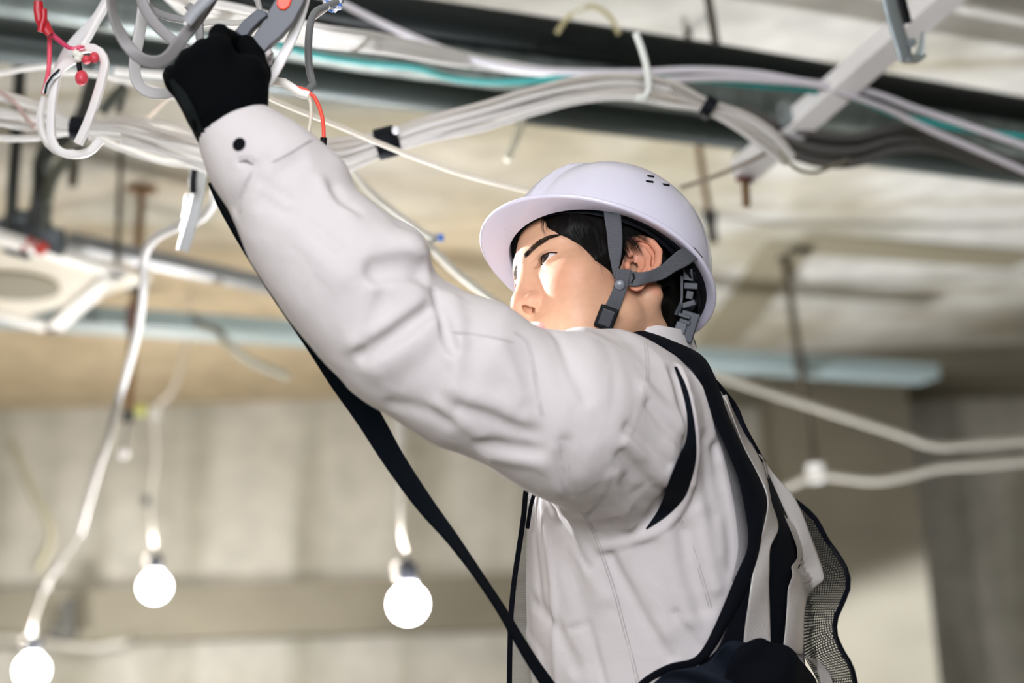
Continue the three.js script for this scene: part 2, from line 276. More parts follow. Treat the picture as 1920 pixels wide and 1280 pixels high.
function bulb(x, y, d, r, label, cord, socketMats) {
  const c = W(x, y, d), up = V(0, 1, 0), t = thing('light_bulb', label, 'light bulb', c.clone().addScaledVector(up, -r), 'festoon work bulbs');
  const prof = []; for (let i = 0; i <= 20; i++) { const q = i / 20 * Math.PI * 0.84; prof.push(new THREE.Vector2(Math.max(0.0005, Math.sin(q) * r), -Math.cos(q) * r)); } prof.push(new THREE.Vector2(r * 0.42, r * 1.12));
  part('glass_bulb', new THREE.LatheGeometry(prof, 28).translate(c.x, c.y, c.z), bulbGlass, t);
  part('socket', new THREE.LatheGeometry([[0.0005, 1.05], [0.44, 1.05], [0.5, 1.2], [0.5, 1.95], [0.4, 2.1], [0.14, 2.2], [0.12, 2.5], [0.0005, 2.5]].map(([a, b]) => new THREE.Vector2(a * r, b * r)), 20).translate(c.x, c.y, c.z), socketMat, t);
  part('hook', sweep([[-0.55, 1.2], [-0.7, 1.6], [-0.72, 2.0], [-0.5, 2.25], [-0.2, 2.3]].map(([a, b]) => c.clone().add(V(a * r, b * r, 0))), 0.0022, 0.0022, { sides: 6 }), cordWhite, t);
  const top = c.clone().add(V(0, r * 2.4, 0));
  const pts = [top, ...cord.map(([px, py, pd]) => W(px, py, pd ?? d))];
  part('cord', sweep(pts, 0.0058, 0.0058, { sides: 8 }), cordWhite, t);
  const s = new THREE.PointLight(WARM, BULB_CD, 0, 2); s.position.copy(c); s.castShadow = true; s.shadow.radius = r / 0.02; scene.add(s);
  return t;
}
const B2 = bulb(765, 1132, 3.3, 0.045, 'lit bulb hanging on a white cord below the raised sleeve', [[752, 1000], [750, 900], [748, 840], [749, 770], [745, 700], [700, 570], [620, 450], [540, 345], [480, 265, 3.3], [470, 236, 3.36]]);
part('connector', sweep([W(750, 842, 3.08), W(750, 828, 3.08), W(749, 800, 3.08), W(749, 778, 3.08)], 0.014, 0.014, { r: (t) => 0.35 + 0.65 * Math.sin(Math.PI * clamp(t * 1.05, 0, 1)) ** 0.6, sides: 12, n: 16 }), cordWhite, B2);
const B1 = bulb(290, 1100, 4.6, 0.047, 'lit bulb hanging from a white plug under the ceiling', [[286, 1000], [284, 930], [293, 850], [290, 780], [300, 755, 4.6], [318, 740, 4.6], [335, 700, 4.6], [350, 640, 4.65], [357, 540, 4.75]]);
part('plug', sweep([W(290, 786, 4.58), W(290, 762, 4.58)], 0.017, 0.017, { sides: 12 }), std('#f2f0ea', 0.35), B1);
part('insulator', new THREE.SphereGeometry(0.02, 16, 12).translate(...W(264, 768, 4.6).toArray()), std('#c3c96a', 0.4), B1);
part('branch_wire', sweep([W(272, 768, 4.6), W(282, 768, 4.6)], 0.006), std('#8e8468', 0.6), B1);
part('clip', box(0.022, 0.03, 0.02, 0.004).translate(...W(274, 938, 4.59).toArray()), darkCable, B1);
bulb(60, 1256, 4.9, 0.052, 'lit bulb at the lower left corner of the picture', [[58, 1180, 4.7], [84, 1100, 4.4], [108, 1064, 4.2], [150, 1000, 3.9]]);
// one more bulb, added outside the frame as left fill on the cables
for (const [x, y, z, l, up] of [[-3.2, 2.0, -1.2, 'added unseen fill bulb on a ceiling cord near the left wall', 1]]) {
  const t = thing('light_bulb', l, 'light bulb', V(x, up ? y - 0.05 : 0, z), 'festoon work bulbs'), r = 0.05, f = up ? 1 : -1;
  const prof = []; for (let i = 0; i <= 20; i++) { const q = i / 20 * Math.PI * 0.84; prof.push(new THREE.Vector2(Math.max(0.0005, Math.sin(q) * r), -Math.cos(q) * r * f)); }
  part('glass_bulb', new THREE.LatheGeometry(prof, 24).translate(x, y, z), bulbGlass, t); part('socket', new THREE.CylinderGeometry(0.02, 0.024, 0.06, 16).translate(x, y + 0.075 * f, z), socketMat, t);
  if (up) part('cord', sweep([V(x, y + 0.1, z), V(x, CEIL, z)], 0.0055), cordWhite, t); else { part('pole', sweep([V(x, 0.02, z), V(x, y - 0.1, z)], 0.012), darkSteel, t); part('base', new THREE.CylinderGeometry(0.16, 0.17, 0.03, 28).translate(x, 0.015, z), darkSteel, t); }
  const s = new THREE.PointLight(WARM, BULB_CD, 0, 2); s.position.set(x, y, z); s.castShadow = true; s.shadow.radius = 2.5; scene.add(s);
}
// ---------------------------------------------------------------- pipes, channels and rods under the ceiling
const along = (list, H) => list.map(([x, y]) => PH(x, y, H));
function pipe(list, H, r, mat, label, more = {}) { const p = along(list, H), a = p[0].clone().lerp(p[p.length - 1], -0.9), b = p[p.length - 1].clone().lerp(p[0], -0.9); return add('conduit_pipe', sweep([a, ...p, b], r, r, { sides: 24, n: 12, ...more }), mat, label, 'pipe'); }
pipe([[700, 22], [1300, 110], [1920, 214]], 2.655, 0.036, pipeDark, 'black insulated pipe, uppermost in view of the ceiling pipes');
pipe([[100, 0], [560, 78], [1000, 138], [1500, 200], [1920, 262]], 2.60, 0.037, pipeGalv, 'grey galvanised pipe running just below the black insulated pipe');
pipe([[0, 78], [560, 146], [1000, 200], [1500, 262], [1920, 318]], 2.59, 0.036, std('#3d4542', 0.42, 0.25), 'dark grey pipe, lowest in view of the ceiling pipes');
pipe([[0, 36], [330, 76], [560, 108], [1000, 166]], 2.625, 0.012, zinc, 'thin zinc conduit between the galvanised and the dark grey pipe');
pipe([[560, 42], [760, 70], [1000, 104], [1300, 146]], 2.645, 0.010, zinc, 'thin zinc conduit between the black and the galvanised pipe');
pipe([[0, 4], [300, 40], [560, 78]], 2.67, 0.03, std('#59625e', 0.45, 0.25), 'short dark pipe seen at the top left corner');
{ // white square bar with a flange, and its clamp
  const a = W(1800, -34, 2.2), b = W(1388, 326, 2.52), t = thing('square_bar', 'white square steel bar crossing under the ceiling pipes', 'bar', b.clone());
  const up = W(1600, 100, 2.2).sub(W(1650, 160, 2.2)).normalize(); const dir = a.clone().sub(b);
  part('bar', placed(box(0.044, 0.04, dir.length(), 0.003), a.clone().lerp(b, 0.5), dir, V(0.15, 1, -0.25)), whitePaint, t);
  const f = W(1490, 224, 2.43); part('collar', placed(box(0.062, 0.05, 0.02, 0.003), f, dir, V(0.15, 1, -0.25)), zinc, t);
  part('bolt', sweep([W(1397, 334, 2.5), W(1400, 388, 2.5)], 0.007), rustRod, t); part('washer', sweep([W(1396, 332, 2.5), W(1396, 340, 2.5)], 0.016), std('#5b2a20', 0.7), t);
}
{ // bent zinc clamp hanging over the bar
  const d = 2.02, t = thing('hanger_clamp', 'bent zinc strap clamp hooked over the white bar', 'clamp', W(1700, 116, d));
  const P = [[1662, -30, 2.0], [1672, 20, 2.0], [1687, 70, 2.0], [1699, 112, 2.0]].map((p) => W(...p));
  part('strap', sweep(P, 0.0022, 0.0125, { sides: 8, hint: V(0.2, 0.15, 1), n: 24 }), zinc, t);
  part('foot', sweep([W(1696, 112, 2.0), W(1704, 117, 2.01), W(1716, 112, 2.03), W(1724, 103, 2.05)], 0.0022, 0.011, { hint: V(0.1, 1, 0.4), n: 16, sides: 8 }), zinc, t);
  part('prong', sweep([W(1722, 104, 2.05), W(1727, 86, 2.05), W(1730, 60, 2.05)], 0.002, 0.011, { hint: V(-0.9, 0.1, 0.5), sides: 8, r: (q) => 1 - 0.7 * q }), zinc, t);
  part('screw', new THREE.SphereGeometry(0.0065, 12, 10).translate(...W(1710, 80, 2.0).toArray()), zinc, t);
  part('rubber_pad', sweep([W(1682, -30, 2.03), W(1692, 10, 2.03), W(1700, 44, 2.03)], 0.003, 0.008, { hint: V(0, 0, 1), sides: 8 }), blackPlastic, t);
}
function rod(top, bottom, r, mat, label, extra) {      // threaded rod from the ceiling down
  const a = PH(...top, CEIL), d = a.clone().applyMatrix4(CAMI).z * -1, b = bottom[2] ? W(bottom[0], bottom[1], bottom[2]) : W(bottom[0], bottom[1], d * 0.985);
  const t = thing('hanger_rod', label, 'rod', b.clone()); part('rod', sweep([a, b], r), mat, t); if (extra) extra(t, a, b, (k) => a.clone().lerp(b, k)); return t;
}
rod([1326, -14], [1346, 104], 0.0085, rodSteel, 'dark steel hanger rod in front of the bright ceiling, left of the white bar');
rod([1290, 58], [1291, 96], 0.008, rodSteel, 'short dark stub rod above the black pipe');
rod([1308, 262], [1338, 455], 0.0085, rustRod, 'rusty hanger rod behind the helmet with a black nut', (t, a, b, at) => { part('nut', sweep([at(0.70), at(0.80)], 0.019, 0.019, { sides: 6 }), darkCable, t); part('sleeve', sweep([at(0.8), at(1.0)], 0.013), darkSteel, t); });
rod([1384, 290], [1388, 318], 0.008, rodSteel, 'stub rod just above the end of the white bar');
rod([266, 352], [240, 792], 0.011, rustRod, 'brown hanger rod beside the white cord at the left', (t, a, b, at) => { part('flange', sweep([at(0.0), at(0.02)], 0.04), rustRod, t); part('nut', sweep([at(0.40), at(0.45)], 0.02, 0.02, { sides: 6 }), darkSteel, t); part('sleeve', sweep([at(0.5), at(0.62)], 0.02), std('#7b5a50', 0.7), t); part('coupling', sweep([at(0.95), at(1)], 0.016), darkSteel, t); part('end_knob', new THREE.SphereGeometry(0.016, 16, 12).scale(1, 0.8, 1).translate(...W(231, 850, 3.66).toArray()), std('#eceae8', 0.3), t); part('end_wire', sweep([at(1), W(234, 820, 3.64), W(231, 850, 3.66)], 0.003), darkSteel, t); });
rod([1470, 476], [1526, 870], 0.012, rodSteel, 'brown hanger rod at the right ending in a white cable clip', (t, a, b, at) => { part('nut', sweep([at(0.0), at(0.03)], 0.026, 0.026, { sides: 6 }), rodSteel, t); part('coupling', sweep([at(0.48), at(0.56)], 0.02), darkSteel, t); part('cable_clip', box(0.05, 0.06, 0.04, 0.01).translate(...W(1529, 886, 4.4).toArray()), std('#eeeeea', 0.4), t); });
rod([140, 300], [136, 345], 0.012, rodSteel, 'short brown stub rod under the ceiling at the left');
rod([1672, -18], [1674, 12], 0.009, rodSteel, 'short rod end at the top edge near the clamp');
// light channels
function channel(a, b, w, h, label, mat) {
  const dir = b.clone().sub(a), L = dir.length(), t = thing('steel_channel', label, 'channel', a.clone().lerp(b, 0.5));
  const put = (gw, gh, x, y, n) => part(n, placed(box(gw, gh, L, 0.001).translate(x, y, 0), a.clone().lerp(b, 0.5), dir), mat, t);
  put(w, 0.003, 0, 0, 'web'); put(0.003, h, w / 2, h / 2, 'flange'); put(0.003, h, -w / 2, h / 2, 'flange');
}
const paleSteel = std('#8f9f9f', 0.6);
channel(PH(-60, 600, 2.52), PH(1742, 714, 2.52), 0.12, 0.045, 'pale blue-grey steel channel crossing the room behind the electrician', paleSteel);
channel(PH(118, 462, 2.55), PH(560, 556, 2.55), 0.05, 0.03, 'dark grey angle steel beside the white square panel', std('#83868a', 0.45, 0.5));
{ // white square panel with round patch, hung at the left
  const H = 2.44, R = PH(237, 520, H), B = PH(106, 630, H), e = PH(0, 449, H).sub(R).normalize(), L = R.distanceTo(B) * 1.0, c = R.clone().lerp(B, 0.5).addScaledVector(e, L / 2), s = B.clone().sub(R);
  const t = thing('ceiling_panel', 'white square ceiling panel with a round grey patch, hung at the left', 'panel', c.clone());
  const ax = s.clone().normalize(), w = s.length(), up = V(0, 1, 0), P = (a, b, y) => c.clone().addScaledVector(ax, a).addScaledVector(e, b).setY(c.y + y);
  const bar = (a0, b0, a1, b1, wd) => { const p = P(a0, b0, 0.012), q = P(a1, b1, 0.012); part('frame_bar', placed(box(wd, 0.016, p.distanceTo(q), 0.003), p.clone().lerp(q, 0.5), q.clone().sub(p)), std('#e2e0da', 0.4), t); };
  const h = w / 2, l = L / 2, f = 0.022; bar(-h + f, -l, -h + f, l, 0.044); bar(h - f, -l, h - f, l, 0.044); bar(-h, -l + f, h, -l + f, 0.044); bar(-h, l - f, h, l - f, 0.044);
  part('board', placed(box(w - 0.05, 0.012, L - 0.05, 0.002), P(0, 0, 0.018), e), std('#e9e2d0', 0.6), t);
  const cc = PH(26, 542, H); part('round_patch', new THREE.CylinderGeometry(0.1, 0.1, 0.012, 48).translate(cc.x, c.y + 0.009, cc.z), std('#948e78', 0.7), t);
  for (const k of [-0.3, 0.3]) part('hanger', sweep([P(-h * 0.5, k, 0.03), P(-h * 0.5, k, CEIL - c.y)], 0.006), rodSteel, t);
}
// dark pipes and fittings above the panel at the far left
const dk = std('#2c302d', 0.5, 0.2);
const drop = (list, r, label, mat = dk) => add('drop_pipe', sweep(list.map(([x, y, d]) => W(x, y, d)), r, r, { sides: 14 }), mat, label, 'pipe');
drop([[38, 108, 2.9], [32, 240, 2.95], [24, 350, 3.0], [20, 430, 3.0]], 0.012, 'dark vertical pipe at the left edge, leftmost of three');
drop([[180, 140, 2.85], [150, 230, 2.9], [84, 290, 2.95], [76, 360, 3.0], [66, 425, 3.0]], 0.018, 'thick dark vertical pipe at the left, middle of three');
drop([[150, 280, 2.8], [122, 302, 2.85], [100, 330, 2.9], [88, 375, 3.0], [82, 430, 3.0]], 0.013, 'dark pipe bending down at the left, rightmost of three', std('#55584e', 0.5, 0.2));
drop([[236, 160, 2.7], [212, 185, 2.7], [190, 210, 2.7]], 0.011, 'dark slanting brace behind the looped white cables', std('#54574f', 0.5, 0.3));
drop([[238, 164, 2.72], [221, 212, 2.72]], 0.006, 'thin dark brace rod beside the thicker slanting brace', std('#54574f', 0.5, 0.3));
{
  const t = thing('conduit_fitting', 'cluster of dark grey conduit elbows with red caps above the white panel', 'fitting', W(60, 440, 3.05)), g = std('#565d60', 0.4, 0.3);
  for (const [pts, r] of [[[[10, 440], [30, 415], [70, 425], [96, 455]], 0.026], [[[30, 450], [70, 440], [88, 425]], 0.02], [[[-10, 430], [20, 450], [60, 462]], 0.03], [[[100, 432], [104, 455], [96, 474]], 0.024]]) part('elbow', sweep(pts.map(([x, y]) => W(x, y, 3.02)), r, r, { sides: 14 }), g, t);
  part('red_end', sweep([W(48, 452, 2.98), W(54, 462, 2.98)], 0.016), std('#c5322e', 0.5), t); part('red_end', sweep([W(70, 462, 2.98), W(84, 470, 2.98)], 0.014), std('#d0453a', 0.5), t);
}
// ---------------------------------------------------------------- cables
const cordGrey = std('#a5a19b', 0.5);
const pl = (list, d) => list.map((p) => W(p[0], p[1], p[2] ?? d));
const VIEW = V(0, 0, 1).transformDirection(CAM);
const cable = (list, d, r, mat, label, group, opt = {}) => add('electrical_cable', sweep(pl(list, d), r, r, { sides: 10, ...opt }), mat, label, 'cable', group);
const flat = (list, d, w, th, mat, label, group, opt = {}) => add('flat_cable', sweep(pl(list, d), th / 2, w / 2, { sides: 24, square: 0.45, hint: VIEW, step: 0.008, ...opt }), mat, label, 'cable', group);
// the long bundle of white cables: one path, each cable with its own place in it
const spine = [[-70, 205, 1.98], [0, 212, 1.98], [70, 226, 1.97], [148, 240, 1.96], [230, 248, 1.95], [310, 268, 1.94], [380, 288, 1.93], [470, 306, 1.92], [560, 308, 1.92], [640, 292, 1.92], [722, 268, 1.93], [810, 240, 1.95], [900, 217, 1.98], [1000, 189, 2.03], [1090, 168, 2.08], [1180, 163, 2.12], [1255, 176, 2.14], [1326, 200, 2.16], [1390, 228, 2.18], [1440, 262, 2.2], [1480, 300, 2.22]];
const spread = [44, 42, 30, 9, 26, 30, 30, 30, 30, 25, 17, 22, 22, 20, 20, 20, 22, 9, 15, 17, 10], NB = 9;
const ORD = ['uppermost', 'second from the top', 'third from the top', 'fourth from the top', 'fifth from the top', 'sixth from the top', 'seventh from the top', 'eighth from the top', 'lowest'];
for (let k = 0; k < NB; k++) {
  let q = k / (NB - 1) * 2 - 1; const list = spine.map(([x, y, d], i) => {
    const tight = spread[i] < 18, n = V(x - (spine[i - 1] ?? spine[i])[0] + 1e-3, y - (spine[i - 1] ?? spine[i])[1], 0).normalize(), j = tight ? 0 : rr(-0.16, 0.16), s = (q + j) * spread[i];
    return [x - n.y * s, y + n.x * s + 0, d + (tight ? 0.010 : 0.016) * Math.sin(k * 2.4 + i * 0.3)];
  });
  const from = k === 7 ? 4 : 0, to = k % 4 === 3 ? 17 : 21, dull = k < 2 || k === 5;
  cable(list.slice(from, to), 2, k % 3 === 0 ? 0.0050 : 0.0043, dull ? std('#c3bdb4', 0.5) : whiteCable, 'white cable of the long sagging bundle behind the glove, ' + ORD[k], 'white cables of the long sagging bundle', { step: 0.015 });
}
function wrap(x0, y0, x1, y1, d, r, label, mat = blackTape) { // tape or tie around a bundle
  const c = W((x0 + x1) / 2, (y0 + y1) / 2, d), a = W(x0, y0, d).sub(c), b = VIEW.clone().multiplyScalar(0.018), pts = [], n = 14;
  for (let i = 0; i <= n; i++) { const q = i / n * 6.283; pts.push(c.clone().addScaledVector(a, Math.cos(q)).addScaledVector(b, Math.sin(q))); }
  return add('cable_tie', sweep(pts, 0.0015, r, { hint: undefined, sides: 10, n: 40, twist: () => Math.PI / 2 * 0 }), mat, label, 'cable tie');
}
function band(pts, w, label, mat = blackTape) {      // a wide wrap as a short sleeve along the bundle
  const p = pts.map((q) => W(...q)), side = VIEW; return add('cable_tie', sweep(p, 0.020, w, { hint: side, sides: 20, n: 10 }), mat, label, 'cable tie');
}
band([[706, 272, 1.925], [722, 268, 1.925], [740, 263, 1.93]], 0.0215, 'black tape wrap on the white bundle right of the sleeve');
band([[136, 240, 1.955], [148, 241, 1.955], [160, 243, 1.955]], 0.017, 'black tape wrap on the white bundle behind the looped cables');
band([[1318, 196, 2.15], [1328, 202, 2.15], [1336, 207, 2.15]], 0.0175, 'black tape wrap on the white bundle left of the white bar');
add('cable_clip', new THREE.SphereGeometry(0.0055, 14, 10).translate(...W(742, 244, 1.90).toArray()), std('#f4f2f6', 0.3), 'tiny white clip on the tape wrap right of the sleeve', 'clip');
// grey tail of the bundle, lying under the pipes at the right
for (let k = 0; k < 7; k++) { const o = k * 9 - 27; cable([[1392 + k * 4, 214 + o * 0.5], [1450, 250 + o * 0.75], [1520, 276 + o], [1600, 282 + o * 0.9], [1680, 262 + o * 0.7], [1760, 268 + o * 0.5], [1860, 300 + o * 0.4], [1960, 330 + o * 0.3]], 2.42 + 0.012 * (k % 3), 0.0075, std(['#4b4844', '#3d3b38', '#57534e'][k % 3], 0.65), 'dull grey cable in the dark tail under the right pipes, ' + ORD[k], 'dark grey cables under the pipes at the right'); }
cable([[1446, 262, 2.2], [1462, 285, 2.2], [1480, 306, 2.2], [1500, 319, 2.22], [1525, 323, 2.25], [1550, 316, 2.3], [1590, 300, 2.4]], 2.2, 0.0032, std('#8b8672', 0.55), 'thin olive cable hanging in a small loop below the white bundle at the right');
cable([[1276, 352, 2.3], [1330, 334, 2.28], [1385, 312, 2.26], [1440, 284, 2.22], [1452, 276, 2.2]], 2.25, 0.0036, std('#857a6c', 0.6), 'thin brown cable from the helmet up to the white bundle');
// white hook that holds the bundle up, loop of binding wire above the pipes
add('cable_hook', sweep(pl([[1192, 62], [1200, 82], [1210, 115], [1216, 150], [1215, 172], [1207, 183], [1192, 182]], 2.05), 0.005, 0.0062, { sides: 12 }), std('#dfe3da', 0.45), 'white hook strap over the pipes holding up the white bundle', 'hook');
add('binding_wire', sweep(pl([[1044, 62], [1062, 36], [1085, 18], [1110, 12], [1136, 24], [1152, 44], [1160, 64]], 2.5), 0.0045, 0.0045), std('#b9b083', 0.5), 'pale yellow wire loop standing above the black pipe', 'wire');
add('binding_wire', sweep(pl([[1076, 26], [1084, 19], [1096, 14]], 2.49), 0.008, 0.008, { sides: 12 }), std('#dcd9c4', 0.4), 'white sleeve on the pale yellow wire loop', 'wire');
// white and teal cables clipped along the pipes
const run = 2.36, rw = 'white cable clipped along the ceiling pipes';
cable([[590, -14], [640, 6], [700, 36], [780, 72], [870, 106], [960, 126], [1060, 134], [1180, 136], [1300, 131], [1420, 138], [1500, 152], [1629, 172], [1713, 202], [1797, 230], [1920, 272], [1990, 296]], run, 0.0058, std('#cfcbd0', 0.42), 'white cable from the blue knot along the pipes, upper of two');
cable([[1240, 150], [1340, 146], [1430, 150], [1530, 160], [1595, 180], [1657, 202], [1741, 242], [1825, 278], [1920, 320], [1990, 352]], run - 0.01, 0.0055, std('#c4c0c4', 0.42), 'white cable along the pipes at the right, lower of two');
cable([[520, 82], [560, 96], [620, 109], [700, 120], [780, 128], [840, 145], [900, 153], [980, 152], [1060, 144], [1170, 143], [1260, 147], [1340, 152], [1420, 160], [1530, 171], [1615, 190], [1671, 214], [1741, 228], [1797, 241], [1920, 256], [1980, 268]], run + 0.015, 0.0048, tealCable, 'teal cable along the grey galvanised pipe');
cable([[430, -6], [520, 40], [600, 60], [700, 76], [800, 96]], run + 0.06, 0.005, std('#c9cac6', 0.45), 'pale cable lying on the galvanised pipe behind the cutter');
// straight white cord in front of the bundle
cable([[470, 166, 1.72], [520, 190, 1.74], [640, 238, 1.78], [760, 288, 1.82], [880, 330, 1.86], [1010, 362, 1.9], [1080, 376, 1.93]], 1.8, 0.0036, creamCable, 'straight cream cord running from the glove down to the helmet');
// twin cords from behind the elbow to the blue connector
cable([[630, 300, 2.1], [664, 352, 2.12], [720, 400, 2.15], [780, 440, 2.18], [806, 462, 2.2], [850, 505, 2.22], [900, 545, 2.25], [960, 590, 2.28]], 2.15, 0.0062, std('#cdcabb', 0.5), 'pale cord behind the sleeve passing the blue connector, lower of two');
cable([[640, 296, 2.1], [700, 365, 2.12], [760, 412, 2.15], [800, 440, 2.18], [818, 446, 2.2]], 2.15, 0.0055, std('#d6d3c6', 0.5), 'pale cord behind the sleeve ending at the blue connector');
{ const t = thing('wire_connector', 'small blue wire connector behind the raised forearm', 'connector', W(823, 446, 2.2)); part('body', sweep([W(816, 446, 2.2), W(832, 446, 2.2)], 0.0062, 0.0062, { sides: 12 }), std('#1f6fd0', 0.4), t); part('wire', sweep([W(818, 448, 2.2), W(806, 455, 2.2), W(800, 470, 2.2)], 0.0025), std('#9fb6cf', 0.5), t); }
cable([[790, 470, 2.2], [800, 520, 2.21], [795, 560, 2.22]], 2.2, 0.004, std('#d3d0c2', 0.5), 'short pale cord end below the blue connector');
cable([[982, 200, 2.58], [976, 238, 2.56], [964, 268, 2.5], [950, 300, 2.48]], 2.5, 0.006, std('#c8c4ae', 0.5), 'short pale cord end hanging below the pipes above the helmet');
// cords at the left
cable([[436, 300, 2.0], [408, 352, 2.1], [398, 385, 2.15], [372, 412, 2.2], [330, 426, 2.25], [290, 447, 2.3], [271, 480, 2.35], [269, 540, 2.4], [258, 620, 2.5], [240, 690, 2.6], [229, 728, 2.65]], 2.3, 0.0080, cordGrey, 'thick white cord hanging at the left from the sleeve, upper length');
cable([[229, 728, 2.66], [222, 748, 2.7], [204, 820, 2.9], [184, 880, 3.2], [166, 940, 3.55], [150, 1000, 3.9]], 2.8, 0.0080, cordGrey, 'thick white cord hanging at the left, lower length');
flat([[380, 306], [376, 335], [366, 390], [352, 440], [343, 470]], 2.02, 0.017, 0.006, std('#b0b4b4', 0.4), 'flat white cable tail hanging below the bundle by the cuff');
flat([[356, 366], [352, 395], [346, 432]], 2.03, 0.012, 0.005, std('#b4b8b8', 0.4), 'second short flat white cable tail beside the longer tail');
flat([[366, 308], [362, 335], [362, 362]], 1.99, 0.010, 0.004, blackPlastic, 'short black strip hanging behind the white cable tail');
cable([[-20, 140], [60, 127], [110, 122]], 2.05, 0.0036, whiteCable, 'thin white cable at the left edge above the bundle');
cable([[100, 134], [172, 138], [240, 152], [300, 170], [330, 182]], 2.1, 0.0045, whiteCable, 'white cable crossing behind the red tied loop');
cable([[215, 132], [262, 136], [320, 141]], 2.12, 0.0055, whiteCable, 'short white cable below the dark pipe, left of the glove');
cable([[316, 182], [296, 202], [276, 222]], 2.0, 0.0034, std('#cdbfae', 0.5), 'thin beige stick of cable under the glove');
cable([[0, 170], [30, 195], [50, 222], [66, 240]], 1.95, 0.0028, std('#b39a90', 0.5), 'thin pinkish cable slanting over the bundle at the left edge');
cable([[1336, 700, 3.9], [1400, 722, 3.95], [1480, 748, 4.0], [1580, 780, 4.0], [1680, 812, 4.0], [1755, 836, 4.0], [1830, 832, 4.0], [1960, 822, 4.0]], 4, 0.011, std('#a29d90', 0.55), 'grey-white cord draped behind the electrician at the right, upper of two');
cable([[1440, 930, 4.35], [1480, 912, 4.35], [1528, 892, 4.35], [1580, 896, 4.35], [1640, 902, 4.35], [1700, 893, 4.35], [1760, 878, 4.35], [1840, 872, 4.35], [1960, 862, 4.35]], 4.35, 0.011, std('#b5b0a4', 0.55), 'grey-white cord held by the white clip behind the electrician, lower of two');
cable([[-30, 1196, 5.75], [60, 1200, 5.75], [110, 1208, 5.75], [170, 1214, 5.75], [230, 1204, 5.75], [260, 1196, 5.9]], 5.7, 0.013, std('#b5b2a9', 0.5), 'white cable lying across the low left of the far wall');
cable([[372, 606, 3.9], [386, 614, 3.75], [410, 622, 3.6], [432, 648, 3.6], [470, 676, 3.65], [540, 706, 3.7]], 3.6, 0.011, std('#8f8f82', 0.6), 'grey cable drooping from the pale channel at the left');
cable([[20, 820, 5], [60, 920, 5], [96, 1000, 5], [70, 1070, 5]], 5, 0.013, std('#7e7a64', 0.6), 'dull cable hanging against the far wall at the left edge');
[[108, 1064, 4.2, 'white porcelain knob above the corner bulb'], [84, 1100, 4.4, 'second white porcelain knob above the corner bulb'], [58, 1178, 4.7, 'lowest white porcelain knob above the corner bulb']].forEach(([x, y, d, l]) => add('insulator_knob', new THREE.SphereGeometry(0.014, 18, 14).scale(1, 0.85, 1).translate(...W(x, y, d).toArray()), std('#eceae8', 0.25), l, 'insulator'));
{ const t = thing('wall_bracket', 'small dark bracket on the far wall at the lower left', 'bracket', W(124, 1190, 5.6)); part('plate', box(0.05, 0.16, 0.03).translate(...W(127, 1160, 5.6).toArray()), darkSteel, t); part('foot', box(0.1, 0.05, 0.05).translate(...W(118, 1185, 5.6).toArray()), darkSteel, t); }
// ---- near the hand: grey flat cables in loops
const G = 'grey flat cable looped round the gripping glove, ';
flat([[206, -14], [209, 8], [213, 32], [227, 65], [246, 94], [270, 113], [298, 116], [315, 107], [332, 86], [354, 57], [385, 18], [410, -14]], 1.42, 0.0125, 0.0042, greyCable, G + 'big curve in front', undefined, { twist: (t) => 0.35 + 0.9 * Math.cos(t * 5.5) });
flat([[270, -14], [268, 20], [260, 70], [253, 112], [254, 145], [267, 167], [292, 176], [325, 172], [350, 160]], 1.50, 0.0120, 0.0045, std('#b9b7b4', 0.42), G + 'long drop at its left', undefined, { twist: (t) => 0.5 * Math.sin(t * 4) });
flat([[262, -20], [268, 8], [287, 40], [316, 69], [352, 96], [380, 112]], 1.46, 0.0115, 0.0042, greyCable, G + 'slanting behind the front curve');
flat([[266, -4], [285, 18], [310, 30], [345, 37], [372, 40]], 1.52, 0.0085, 0.0048, greyCable2, G + 'short level piece at the top');
flat([[352, 10], [372, 36], [376, 80], [392, 110]], 1.5, 0.0085, 0.0045, greyCable2, G + 'short piece behind the knuckles');
{ const t = thing('flat_cable', 'cut end of a grey flat cable pointing down at the top edge', 'cable', W(348, 44, 1.40)); part('jacket', sweep(pl([[412, -24], [388, 0], [364, 24], [350, 42]], 1.40), 0.0028, 0.0062, { hint: VIEW, sides: 16 }), std('#8e9093', 0.45), t); part('core', sweep(pl([[352, 39], [346, 47]], 1.40), 0.0016, 0.0022, { hint: VIEW }), whiteCable, t); }
cable([[474, -14], [484, 4], [488, 26], [480, 40]], 1.52, 0.0032, std('#9a9894', 0.5), 'thin grey cable behind the cutter at the top edge');
flat([[372, 46], [400, 42], [440, 44], [480, 40]], 1.56, 0.007, 0.005, std('#a8a59c', 0.5), 'pale cable lying level behind the fist');
for (let k = 0; k < 6; k++) cable([[300 + k * 6, -16 + k * 5], [380, 2 + k * 9], [450, 16 + k * 8], [520, 34 + k * 7], [600, 52 + k * 6], [720, 70 + k * 5, 2.1], [840, 96 + k * 4, 2.3], [930, 116 + k * 2, 2.42], [1010, 130 + k * 1.2, 2.42], [1120, 139, 2.4]], 1.9 + 0.02 * k, 0.0058, k === 2 ? std('#e9e8e2', 0.45) : whiteCable, 'white cable in the bright bunch behind the fist and cutter, ' + ORD[k], 'white cables behind the fist at the top edge');
flat([[574, -14], [568, 14], [558, 46], [538, 92], [514, 136], [500, 158]], 1.47, 0.0105, 0.0052, std('#e8e6e2', 0.42), 'bright white flat cable along the right side of the cutter');
cable([[498, 146], [512, 152], [530, 154], [546, 163], [556, 172], [580, 179]], 1.5, 0.0048, std('#f4efe6', 0.5), 'bright stripped cable end right of the glove');
cable([[553, 163], [572, 168], [588, 180], [600, 204], [606, 230], [607, 262]], 1.5, 0.0021, orangeWire, 'orange wire bending down from the stripped cable end');
